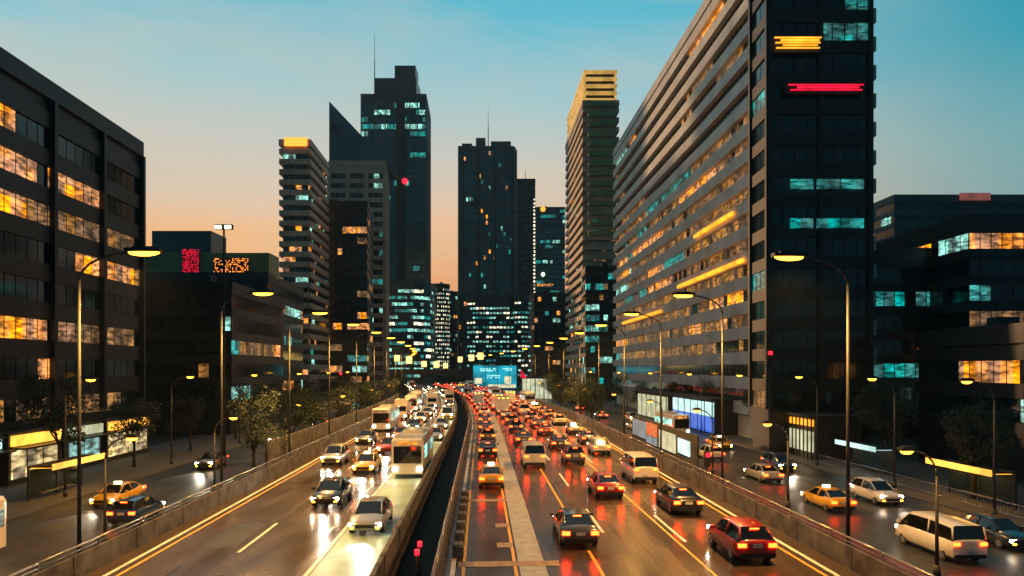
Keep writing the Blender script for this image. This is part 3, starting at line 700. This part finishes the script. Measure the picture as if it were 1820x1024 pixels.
def lamp_row(h, arm, u, Ys, z, side, group, energy, lit_to=190, hs=1.0, headm='lamp_amber', skip=1):
    src = make_lamp(h, arm, True, hs, headm, energy); src2 = make_lamp(h, arm, False, hs, headm)
    first = {0: src, 1: src2}; used = {0: False, 1: False}
    for i, Y in enumerate(Ys):
        k = 0 if (Y < lit_to and i % skip == 0) else 1; x, y, _ = P(u, Y)
        if used[k]: o = copy_tree(first[k])
        else: o = first[k]; used[k] = True
        o.location = (x, y, z); o.rotation_euler.z = head(Y)
        tag(o, 'lit amber street lamp on %s, %s from the viewer' % (side, ords[i]), 'street lamp', group)
    for k in (0, 1):
        if not used[k]:
            for c in KIDS.get(first[k].name, []): bpy.data.objects.remove(c)
            bpy.data.objects.remove(first[k])
lamp_row(14, 2.4, -17.2, [30, 46, 62, 78, 95, 112, 130, 150, 172, 196, 222, 250, 280], -.5, 'the left edge of the expressway', 'street lamps along the left edge of the expressway', 14000, hs=1.5)
lamp_row(14, -2.4, 16.5, [30, 46, 62, 78, 95, 112, 130, 150, 172, 196, 222, 250, 280], -.5, 'the right edge of the expressway', 'street lamps along the right edge of the expressway', 14000, hs=1.5)
lamp_row(9, 1.6, -32, [38, 54, 72, 92, 116, 142, 170], GZ + .14, 'the left pavement', 'street lamps on the left pavement', 300, 120, .8)
lamp_row(9, -1.6, 34.2, [34, 44, 55, 68, 84, 104, 126, 150, 178], GZ + .14, 'the right pavement', 'street lamps on the right pavement', 300, 120, .8)
lamp_row(6, 1.2, -21.5, [28, 40, 56, 76, 100, 130, 165], GZ + .02, 'the verge under the left noise wall', 'short lamps on the left verge', 200, 60, .7)
lamp_row(6, -1.2, 22, [32, 48, 64, 82, 104, 130, 160, 190], GZ + .02, 'the kerb beside the right bus lane', 'short lamps along the right bus lane', 200, 60, .7)
# tall floodlight mast
Yp = 70; px_ = X(398, Yp)
r = empty('floodlight_mast', (px_, Yp, GZ)); tag(r, 'tall single floodlight mast standing against the orange sky at left', 'floodlight mast')
mb = MB(); mb.tube((px_, Yp, GZ), (px_, Yp, 22.8), .2, .1); mb.build('pole', M['dsteel'], r)
mb = MB(); mb.box((px_, Yp, 23), (1.8, .4, .5)); mb.build('housing', M['dsteel'], r)
for dx in (-.5, .5):
    mb = MB(); mb.box((px_ + dx, Yp - .25, 22.95), (.6, .12, .34)); mb.build('lens', M['lamp_white'], r)

# ------------------------------------------------------------ vehicles (front towards +Y)
def loft(mb, secs, mi=0, smooth=True): mb.quads(secs, mi, True, smooth, True)
def body_sec(y, w, zb, zt, r=.1):
    h = w / 2
    return [(-h * .86, y, zb), (h * .86, y, zb), (h * .97, y, zb + .1), (h, y, (zb + zt) / 2), (h * .97, y, zt - r), (h * .84, y, zt - .01), (h * .4, y, zt + .025), (-h * .4, y, zt + .025), (-h * .84, y, zt - .01), (-h * .97, y, zt - r), (-h, y, (zb + zt) / 2), (-h * .97, y, zb + .1)]
def wheels(r, ys, w, rad):
    for y in ys:
        for s in (-1, 1):
            x = s * (w / 2 - .13)
            t = MB(); t.tube((x - .11, y, rad), (x + .11, y, rad), rad, n=20); wo = t.build('wheel', M['tyre'], r)
            t = MB(); t.tube((x + s * .10, y, rad), (x + s * .125, y, rad), rad * .62, n=12); t.build('rim', M['rim'], wo)
def make_car(kind, paint):
    r = empty({'sedan': 'sedan', 'hatch': 'hatchback', 'van': 'van', 'taxi': 'taxi'}[kind], (0, 0, 0))
    pm = M['car_' + paint]
    if kind in ('sedan', 'taxi'):
        L, Wd = 4.7, 1.82; prof = [(-2.35, .45, .78, .84), (-2.28, .3, .98, .94), (-1.5, .22, 1.04, 1), (-.7, .2, .98, 1), (.9, .2, .95, 1), (1.35, .2, .9, .99), (2.05, .24, .8, .93), (2.3, .32, .68, .84), (2.36, .42, .6, .76)]
        gh = [(-1.75, 1.02, .0, .78), (-1.05, .98, .42, .66), (-.3, .97, .49, .66), (.45, .95, .46, .66), (1.2, .93, .02, .76)]
    elif kind == 'hatch':
        L, Wd = 4.3, 1.8; prof = [(-2.12, .42, .9, .88), (-2.08, .3, 1.06, .96), (-1.4, .24, 1.06, 1), (0, .22, 1.03, 1), (1.0, .22, 1.0, 1), (1.75, .25, .92, .95), (2.08, .32, .78, .86), (2.15, .42, .68, .78)]
        gh = [(-2.02, 1.06, .04, .8), (-1.65, 1.06, .5, .68), (-.5, 1.05, .58, .68), (.35, 1.02, .54, .68), (1.15, 1.0, .02, .76)]
    else:
        L, Wd = 5.0, 1.9; prof = [(-2.48, .42, 1.15, .94), (-2.44, .3, 1.25, .98), (-1.5, .26, 1.25, 1), (0, .25, 1.25, 1), (1.5, .25, 1.22, 1), (2.2, .28, 1.08, .96), (2.46, .34, .9, .88), (2.52, .44, .75, .8)]
        gh = [(-2.42, 1.24, .05, .92), (-2.3, 1.24, .7, .86), (-.5, 1.24, .78, .84), (1.2, 1.22, .74, .84), (2.15, 1.1, .03, .86)]
    b = MB(); loft(b, [body_sec(y, Wd * k, zb, zt) for y, zb, zt, k in prof])
    # roof skin and pillars sit just outside the glass
    def gsec(y, zb, h, k, o=0):
        w0 = Wd * .46 + o; w1 = Wd / 2 * k + o
        return [(-w0, y, zb - .06), (w0, y, zb - .06), (w1, y, zb + h * .86 + o), (w1 * .8, y, zb + h + o), (-w1 * .8, y, zb + h + o), (-w1, y, zb + h * .86 + o)]
    tops = [g_ for g_ in gh[1:-1]]
    rows = [[(x, y, z) for x, y, z in gsec(y, zb, h, k, .015)[2:6]] for y, zb, h, k in tops]
    b.quads(rows, 0, False, True)
    rows2 = [[(x, y, z - .03) for x, y, z in rr] for rr in rows]; b.quads(rows2[::-1], 0)
    for (ya, za, ha, ka), (yb, zb_, hb, kb) in ((gh[0], gh[1]), (gh[-1], gh[-2])):
        for s in (-1, 1):
            b.tube((s * Wd / 2 * ka, ya, za + ha), (s * (Wd / 2 * kb * .99), yb, zb_ + hb * .9), .045, n=6)
    mid = gh[2]
    for s in (-1, 1): b.tube((s * Wd * .465, mid[0], mid[1] - .03), (s * Wd / 2 * mid[3] * 1.01, mid[0], mid[1] + mid[2] * .88), .045, n=6)
    b.build('body', pm, r)
    g_ = MB(); loft(g_, [gsec(y, zb, max(h, .02), k) for y, zb, h, k in gh], 0, False); g_.build('windows', M['carglass'], r)
    yr = prof[0][0]; yf = prof[-1][0]; zr = prof[1][2]; zf = prof[-3][2]
    for s in (-1, 1):
        t = MB(); t.box((s * Wd * .37, yr + .02, zr - .2), (.36, .1, .17)); t.build('tail_light', M['tail'], r)
        t = MB(); t.box((s * Wd * .35, yf - .12, zf - .2), (.34, .14, .14)); t.build('headlight', M['head'], r)
        t = MB(); t.box((s * Wd * .36, yf - .03, .44), (.16, .08, .08)); t.build('fog_light', M['fog'], r)
        t = MB(); t.box((s * (Wd / 2 + .1), gh[-1][0] - .35, 1.0 if kind != 'van' else 1.3), (.2, .12, .14)); t.build('mirror', pm, r)
    t = MB(); t.box((0, yr + .02, .42), (Wd * .86, .1, .2)); t.build('rear_bumper', M['trim'], r)
    t = MB(); t.box((0, yr - .035, zr - .22 if kind != 'van' else .7), (.42, .02, .15)); t.build('number_plate', M['plate'], r)
    t = MB(); t.box((0, yf - .0, .52), (.95, .06, .16)); t.build('grille', M['trim'], r)
    if kind == 'sedan' or kind == 'hatch':
        t = MB(); t.box((0, gh[1][0] - .12, gh[1][1] + gh[1][2] - .05), (.4, .05, .04)); t.build('brake_light', M['brake'], r)
    if kind == 'taxi':
        t = MB(); t.box((0, 0.1, 1.53), (.5, .18, .14)); t.build('roof_sign', M['lamp_white'], r)
    wheels(r, (yr + .85, yf - .9), Wd, .32)
    return r
def make_bus(paint, lit='lit_cool', nm='bus'):
    r = empty(nm, (0, 0, 0)); L, Wd, H = 10.5, 2.5, 3.1
    b = MB()
    def s(y, k, zt): 
        h = Wd / 2 * k; return [(-h, y, .35), (h, y, .35), (h, y, zt - .2), (h * .9, y, zt), (-h * .9, y, zt), (-h, y, zt - .2)]
    loft(b, [s(-L / 2, .96, H - .08), s(-L / 2 + .15, 1, H), s(L / 2 - .3, 1, H), s(L / 2, .95, H - .15)], 0, False)
    b.box((0, -1, H + .12), (1.6, 3, .25)); b.build('body', M['car_' + paint], r)
    for sx in (-1, 1):
        g_ = MB()
        for i in range(7): g_.box((sx * (Wd / 2 + .005), -4.4 + i * 1.36, 1.95), (.04, 1.2, .95))
        g_.build('side_window', M[lit], r)
        t = MB(); t.box((sx * 1.0, -L / 2 - .02, .95), (.2, .08, .4)); t.build('tail_light', M['tail'], r)
        t = MB(); t.box((sx * .95, L / 2 + .0, .75), (.32, .1, .18)); t.build('headlight', M['head'], r)
    t = MB(); t.box((0, L / 2 + .0, 1.85), (2.1, .08, 1.3)); t.build('windscreen', M['carglass'], r)
    t = MB(); t.box((0, -L / 2 - .0, 2.1), (1.9, .06, .8)); t.build('rear_window', M['carglass'], r)
    t = MB(); t.box((0, L / 2 + .01, 2.75), (1.5, .08, .22)); t.build('route_display', M['lit_warm'], r)
    wheels(r, (-3.0, 3.2), Wd, .48)
    return r
def make_truck():
    r = empty('box_truck', (0, 0, 0))
    b = MB(); b.box((0, -1.1, 2.05), (2.3, 5.2, 2.5)); b.build('cargo_box', M['car_white'], r)
    for z in (.86, 3.24):
        t = MB(); t.box((0, -3.72, z), (2.34, .05, .1)); t.build('door_rail', M['steel'], r)
    for x_ in (-.8, 0, .8):
        t = MB(); t.box((x_, -3.74, 3.1), (.2, .06, .1)); t.build('marker_light', M['fog'], r)
    b = MB(); loft(b, [[(-1.0, y, .5), (1.0, y, .5), (1.0, y, zt), (-1.0, y, zt)] for y, zt in ((1.65, 2.35), (2.8, 2.4), (3.3, 1.5), (3.45, .9))], 0, False); b.build('cab', M['car_white'], r)
    t = MB(); t.quads([[(-.9, 2.87, 2.3), (.9, 2.87, 2.3)], [(-.9, 3.33, 1.5), (.9, 3.33, 1.5)]]); t.build('windscreen', M['carglass'], r)
    b = MB(); b.box((0, -.3, .6), (.9, 6.6, .24)); b.build('chassis', M['trim'], r)
    for s in (-1, 1):
        t = MB(); t.box((s * .9, -3.72, .72), (.34, .08, .14)); t.build('tail_light', M['tail'], r)
        t = MB(); t.box((s * .75, 3.46, .75), (.28, .08, .16)); t.build('headlight', M['head'], r)
    wheels(r, (-2.3, 2.3), 2.1, .44)
    return r
protos = {}
def vehicle(kind, paint):
    k = (kind, paint)
    if k not in protos:
        p = make_bus(paint) if kind == 'bus' else make_truck() if kind == 'truck' else make_car(kind, paint); protos[k] = [p, False]
    p = protos[k]
    if not p[1]: p[1] = True; return p[0]
    return copy_tree(p[0])
names = dict(sedan='sedan', hatch='hatchback', van='van', taxi='taxi', bus='bus', truck='box truck')
leaf_objs = []
def fill_lane(u, Ys, away, lane, group, kinds, rnd, z=0.006):
    for i, Y in enumerate(Ys):
        kind, paint = kinds[i] if i < len(kinds) and kinds[i] else rnd.choice(([('truck', 'white'), ('bus', 'white')] if Y > 95 else []) + [('sedan', 'black'), ('sedan', 'silver'), ('hatch', 'grey'), ('van', 'white'), ('hatch', 'blue'), ('sedan', 'grey'), ('hatch', 'white'), ('sedan', 'red'), ('taxi', 'yellow')])
        o = vehicle(kind, paint); du = rnd.uniform(-.25, .25)
        o.location = P(u + du, Y, z); o.rotation_euler.z = head(Y) + (0 if away else math.pi)
        tag(o, '%s %s %s in %s, %s from viewer' % (paint, names[kind], 'driving away' if away else 'oncoming', lane, ords[min(i, 39)]), names[kind], group)
        if not away and Y < 75 and kind != 'bus':
            ld = bpy.data.lights.new('beam', 'SPOT'); ld.energy = 900; ld.color = (1, .86, .66); ld.spot_size = R(55); ld.spot_blend = .7; ld.shadow_soft_size = .1
            lo = bpy.data.objects.new('beam', ld); col.objects.link(lo); lo.parent = o; lo.location = (0, 2.6, .7); lo.rotation_euler = (R(82), 0, 0)
rv = random.Random(12)
def seq(a, b, s0, s1, r=rv):
    out = []; y = a
    while y < b:
        out.append(y); y += r.uniform(s0, s1) * (1 if y < 120 else .85)
    return out
gl, gr = 'oncoming traffic on the left carriageway', 'traffic driving away on the right carriageway'
fill_lane(-13.2, seq(62, 330, 12, 22), False, 'the outer left lane', gl, [('hatch', 'silver')], rv)
fill_lane(-9.4, seq(44, 330, 11, 17), False, 'the middle left lane', gl, [('sedan', 'black'), ('taxi', 'yellow')], rv)
fill_lane(-5.65, [37, 58] + seq(82, 290, 11, 20), False, 'the green lane beside the median', gl, [('sedan', 'silver'), ('bus', 'white')], rv, .012)
fill_lane(.75, seq(50, 330, 12, 19), True, 'the lane beside the median', gr, [('taxi', 'yellow'), ('sedan', 'black')], rv)
fill_lane(4.45, [34] + seq(60, 330, 11, 18), True, 'the second lane right of the median', gr, [('sedan', 'grey'), ('van', 'white')], rv, .02)
fill_lane(8.15, seq(46, 330, 11, 16), True, 'the third lane right of the median', gr, [('sedan', 'red'), ('hatch', 'grey')], rv)
fill_lane(12.0, [31, 41, 52] + seq(68, 330, 9, 14), True, 'the outer right lane', gr, [('hatch', 'red'), ('sedan', 'black'), ('van', 'white')], rv)
gs, gt = 'traffic on the left side street', 'traffic on the right side street'
fill_lane(-27, [33, 52, 70, 92, 118, 150], False, 'the left side street', gs, [('bus', 'white'), ('taxi', 'yellow')], rv, GZ + .02)
fill_lane(-22.5, [46, 80, 106, 135], True, 'the kerb lane of the left side street', gs, [('hatch', 'blue')], rv, GZ + .02)
fill_lane(25, [36, 48, 60, 74, 92, 110, 135, 160], True, 'the near lane of the right side street', gt, [('van', 'white'), ('taxi', 'yellow'), ('sedan', 'silver')], rv, GZ + .02)
fill_lane(29.5, [38, 50, 66, 84, 104, 128], False, 'the far lane of the right side street', gt, [('sedan', 'black'), ('hatch', 'white')], rv, GZ + .02)

# ------------------------------------------------------------ shops and hoardings on the right
def lit(name, c, es, ev=.3): return mat(name, (.2, .2, .2, 1), .4, emis=c, es=es, evar=ev, evs=.6, sampled=False)
M['p_cream'] = lit('cream_panel', '#d9dcb0', .75); M['p_white'] = lit('white_panel', '#c8f4f0', 1.1); M['p_blue'] = lit('blue_panel', '#1464d8', 1.0)
M['p_lblue'] = lit('light_blue_panel', '#6fa4b8', .5); M['p_orange'] = lit('orange_panel', '#e05a30', .8)
def shopfront(nm, label, u, Y0, Y1, h, panels):
    a = P(u, Y0); b = P(u, Y1); c = P(u + 5, Y1); d = P(u + 5, Y0)
    r = empty(nm, (a[0], a[1], GZ)); tag(r, label, 'shop')
    mb = MB(); mb.prism([(a[0], a[1]), (d[0], d[1]), (c[0], c[1]), (b[0], b[1])], GZ, h); mb.build('wall', M['wall_dgrey'], r)
    mb = MB(); mb.prism([P(u - .9, Y0 - .3)[:2], P(u + 5.2, Y0 - .3)[:2], P(u + 5.2, Y1 + .3)[:2], P(u - .9, Y1 + .3)[:2]], h, h + .25); mb.build('roof', M['dconcrete'], r)
    for (z0, z1, m, n) in panels:
        mb = MB(); mb.prism([P(u - .25, Y0 + .3)[:2], P(u - .02, Y0 + .3)[:2], P(u - .02, Y1 - .3)[:2], P(u - .25, Y1 - .3)[:2]], z0, z1); mb.build(n, M[m], r)
    for i in range(7):
        q = P(u - .3, Y0 + .3 + (Y1 - Y0 - .6) * i / 6); mb = MB(); mb.box((q[0], q[1], (GZ + h) / 2), (.12, .12, h - GZ)); mb.build('pillar', M['dsteel'], r)
shopfront('shop', 'low shop with cream lit front beside the right side street', 34.5, 122, 142, 3.8, [(GZ + .4, 3.2, 'p_cream', 'lit_front')])
shopfront('shop', 'low shop with white and blue lit front beside the right side street', 34.5, 99, 119, 3.8, [(1.3, 3.4, 'p_white', 'lit_sign'), (GZ + .4, 1.2, 'p_blue', 'lit_front')])
shopfront('shop', 'small shop with amber fascia under the dark slab tower', 36, 72, 78, 3.2, [(2.2, 2.9, 'neon_gold', 'fascia'), (-.6, 1.6, 'p_cream', 'lit_front')])
M['p_awn'] = lit('amber_fascia', '#ffae3c', 2.2, .4); M['p_shop'] = lit('shop_window', '#e8c98a', .7, .7); M['p_cool'] = lit('cool_shop_window', '#8fd0c8', .7, .7)
def leftshop(label, Y0, Y1, fas, front, h=3.0):
    r = empty('shop', P(-40, (Y0 + Y1) / 2, GZ)); tag(r, label, 'shop', 'shops along the foot of the left office block')
    def bx(u0, u1, a, b, z0, z1, m, n):
        mb = MB(); mb.prism([P(u0, a)[:2], P(u1, a)[:2], P(u1, b)[:2], P(u0, b)[:2]], z0, z1); return mb.build(n, M[m], r)
    bx(-41.2, -39.6, Y0, Y1, GZ + .14, h, 'wall_dgrey', 'wall')
    bx(-39.57, -39.3, Y0 + .2, Y1 - .2, h - 1.1, h - .2, fas, 'fascia')
    bx(-39.57, -38.2, Y0 + .1, Y1 - .1, h - 1.35, h - 1.2, 'dsteel', 'awning')
    n = max(2, int((Y1 - Y0) / 2.2))
    for i in range(n):
        a = Y0 + .3 + (Y1 - Y0 - .6) * i / n; b = Y0 + .3 + (Y1 - Y0 - .6) * (i + 1) / n - .25
        bx(-39.58, -39.5, a, b, GZ + .6, h - 1.5, front, 'shop_window')
for a in (('shop with long amber fascia at the near end of the left block', 40, 50, 'p_awn', 'p_shop'),
          ('shop with white fascia and pale teal windows under the left block', 51, 58, 'p_white', 'p_cool'),
          ('shop with amber fascia between the white and the cream fascias', 59, 66, 'p_awn', 'p_shop'),
          ('shop with cream fascia under the left block', 67, 73, 'p_cream', 'p_cool'),
          ('shop with amber fascia at the far corner of the left block', 74, 83, 'p_awn', 'p_shop')): leftshop(*a)
def shelter(label, u, Y, s_, roofm):
    r = empty('bus_shelter', P(u, Y, GZ + .14)); tag(r, label, 'bus shelter', 'bus shelters on the pavements'); zb = GZ + .14
    def bx(u0, u1, a, b, z0, z1, m, n):
        mb = MB(); mb.prism([P(u0, a)[:2], P(u1, a)[:2], P(u1, b)[:2], P(u0, b)[:2]], zb + z0, zb + z1); return mb.build(n, M[m], r)
    lo, hi = (u, u + 1.8) if s_ > 0 else (u - 1.8, u)
    bx(lo, hi, Y, Y + 7, 2.5, 2.62, 'dsteel', 'roof'); bx(lo + .2, hi - .2, Y + .2, Y + 6.8, 2.42, 2.49, roofm, 'light_panel')
    e = lo - .1 if s_ > 0 else hi + .02
    bx(e, e + .08, Y, Y + 7, 2.3, 2.75, roofm, 'sign_band')
    bk = hi - .08 if s_ > 0 else lo; bx(bk, bk + .06, Y + .1, Y + 6.9, .3, 2.3, 'glass', 'back_panel')
    for yy in (Y + .05, Y + 3.4, Y + 6.8): bx(bk - .02, bk + .1, yy, yy + .12, 0, 2.5, 'dsteel', 'post')
    bx(bk - .55 * s_, bk - .15 * s_, Y + 1, Y + 5, .42, .48, 'steel', 'bench') if s_ > 0 else bx(bk + .15, bk + .55, Y + 1, Y + 5, .42, .48, 'steel', 'bench')
shelter('bus shelter with amber lit roof on the right pavement, nearest', 35.6, 46, 1, 'p_awn')
shelter('bus shelter with pale lit roof on the right pavement, second', 35.6, 60, 1, 'p_white')
shelter('bus shelter with amber lit roof by the slab tower, third along the right pavement', 35.6, 80, 1, 'p_awn')
shelter('bus shelter with amber lit roof on the left pavement', -31.8, 52, -1, 'p_awn')
r = empty('hoarding', P(20.6, 65, GZ)); tag(r, 'long roadside hoarding with blue, orange and cream posters beyond the right barrier', 'hoarding')
mb = MB(); sweep(mb, [(20.5, GZ), (20.7, GZ), (20.7, 2.1), (20.5, 2.1)], 64, 92, 4); mb.build('board', M['dconcrete'], r)
for Y0, Y1, z0, z1, m in ((84, 91, -.3, 1.8, 'p_lblue'), (78.5, 83.5, .4, 1.9, 'p_orange'), (78.5, 83.5, -.6, .3, 'p_lblue'), (71, 77.5, -.5, 1.5, 'p_cream'), (66, 70, -.2, 1.3, 'p_white')):
    mb = MB(); mb.prism([P(20.38, Y0)[:2], P(20.47, Y0)[:2], P(20.47, Y1)[:2], P(20.38, Y1)[:2]], z0, z1); mb.build('poster', M[m], r)
def rlamp(px, py, Y, label, zb=GZ):
    x = X(px, Y); z = Z(py, Y); r = empty('traffic_light', (x, Y, zb)); tag(r, label, 'traffic light')
    mb = MB(); mb.tube((x, Y, zb), (x, Y, z - .3), .06); mb.build('post', M['dsteel'], r)
    mb = MB(); mb.box((x, Y, z), (.5, .3, 1.3)); mb.build('housing', M['dsteel'], r)
    mb = MB(); mb.tube((x, Y - .16, z + .35), (x, Y - .3, z + .35), .19, n=14); mb.build('red_lens', M['lamp_red'], r)
rlamp(1257, 816, 58, 'traffic light showing red close to the poster hoarding'); rlamp(1368, 634, 66, 'traffic light showing red before the dark slab tower')
rlamp(606, 668, 120, 'traffic light showing red among the left trees')
# railing at right
r = empty('pedestrian_railing', P(36.5, 40, GZ)); tag(r, 'grey pedestrian railing with close uprights at the right edge', 'railing')
t = MB()
for z in (.95, .2): t.path([P(34.9, y, GZ + .14 + z) for y in range(30, 71, 4)], .035)
for i in range(130): p = P(34.9, 30 + i * .305, 0); t.box((p[0], p[1], GZ + .14 + .57), (.025, .025, .74))
t.build('rail', M['steel'], r)

# ------------------------------------------------------------ trees
def make_tree(h, w, seed, n=3600, m2='leaf2'):
    rnd = random.Random(seed); r = empty('street_tree', (0, 0, 0))
    t = MB(); t.tube((0, 0, 0), (.05, 0, h * .4), .17, .11, 8)
    tips = []
    for i in range(6):
        a = i * 1.05 + rnd.uniform(-.3, .3); q = (w * .3 * math.cos(a), w * .3 * math.sin(a), h * rnd.uniform(.55, .8))
        t.tube((.05, 0, h * rnd.uniform(.3, .4)), q, .07, .03, 6); tips.append(q)
    t.build('trunk', M['bark'], r)
    c = MB(); cl = [(rnd.uniform(-.36, .36) * w, rnd.uniform(-.36, .36) * w, h * rnd.uniform(.42, .92), rnd.uniform(.12, .24) * w) for _ in range(16)]
    for i in range(n):
        x, y, z, rr = cl[i % 16]
        d = Vector((rnd.gauss(0, 1), rnd.gauss(0, 1), rnd.gauss(0, .8))).normalized() * rr * rnd.uniform(.5, 1.1)
        p = Vector((x, y, z)) + d; s = rnd.uniform(.06, .15)
        a = Vector((rnd.gauss(0, 1), rnd.gauss(0, 1), rnd.gauss(0, 1))).normalized(); b = a.orthogonal().normalized()
        c.face([p - a * s, p - b * s * .6, p + a * s, p + b * s * .6], 1 if rnd.random() < .15 else 0)
    c.build('crown', [M['leaf'], M[m2]], r)
    return r
tp = [make_tree(7.5, 5, 1), make_tree(8.5, 5.5, 2), make_tree(6.5, 4.6, 3)]; tused = [0, 0, 0]
def trees(u, Ys, side, group, z=GZ + .02):
    rnd = random.Random(int(abs(u) * 10))
    for i, Y in enumerate(Ys):
        k = i % 3; o = tp[k] if not tused[k] else copy_tree(tp[k]); tused[k] = 1
        o.location = P(u + rnd.uniform(-.4, .4), Y, z); o.rotation_euler.z = rnd.uniform(0, 6.28); s = rnd.uniform(.85, 1.15); o.scale = (s, s, s)
        tag(o, 'dark leafy street tree on %s, %s from the viewer' % (side, ords[i]), 'tree', group)
trees(-34.5, [46, 58, 70, 83, 97, 112, 128, 146, 165, 186, 210], 'the left pavement', 'street trees on the left pavement', GZ + .14)
trees(-20, [62, 74, 87, 101, 116, 132, 150, 170, 192], 'the strip behind the left noise wall', 'street trees behind the left noise wall')
trees(37.5, [50, 62, 90, 108, 128, 150, 172], 'the right pavement', 'street trees on the right pavement', GZ + .14)
trees(18.6, [112, 122, 133, 145, 158], 'the verge right of the expressway', 'street trees beyond the right barrier')
trees(-19.5, [215, 232, 250, 270, 290], 'the verge before the overpass', 'street trees left of the bend')
# dark planting beyond the overpass closes the view
c = MB(); rnd = random.Random(77)
for i in range(9000):
    x = rnd.uniform(-150, 5); z = GZ + abs(rnd.gauss(0, .45)) * 8; y = 395 + rnd.uniform(-4, 12)
    p = Vector((x, y, min(z, 9))); a = Vector((rnd.gauss(0, 1), rnd.gauss(0, 1), rnd.gauss(0, 1))).normalized(); b = a.orthogonal().normalized(); s = rnd.uniform(.5, 1)
    c.face([p - a * s, p - b * s * .6, p + a * s, p + b * s * .6], 1 if rnd.random() < .25 else 0)
tag(c.build('hedge', [M['leaf'], M['leaf2']]), 'dense dark planting that closes the view beyond the overpass', 'planting', kind='stuff')

# ------------------------------------------------------------ air
hz = bpy.data.materials.new('haze'); hz.use_nodes = True; t = hz.node_tree; t.nodes.clear()
ho = t.nodes.new('ShaderNodeOutputMaterial'); hv = t.nodes.new('ShaderNodeVolumePrincipled')
hv.inputs['Density'].default_value = .00014; hv.inputs['Color'].default_value = (.6, .84, .9, 1); hv.inputs['Anisotropy'].default_value = .3
t.links.new(hv.outputs[0], ho.inputs['Volume'])
mb = MB(); mb.box((0, 700, 104), (3020, 2020, 213.2)); tag(mb.build('haze', hz), 'thin evening haze filling the street canyon', 'haze', kind='stuff')
cy.volume_bounces = 0
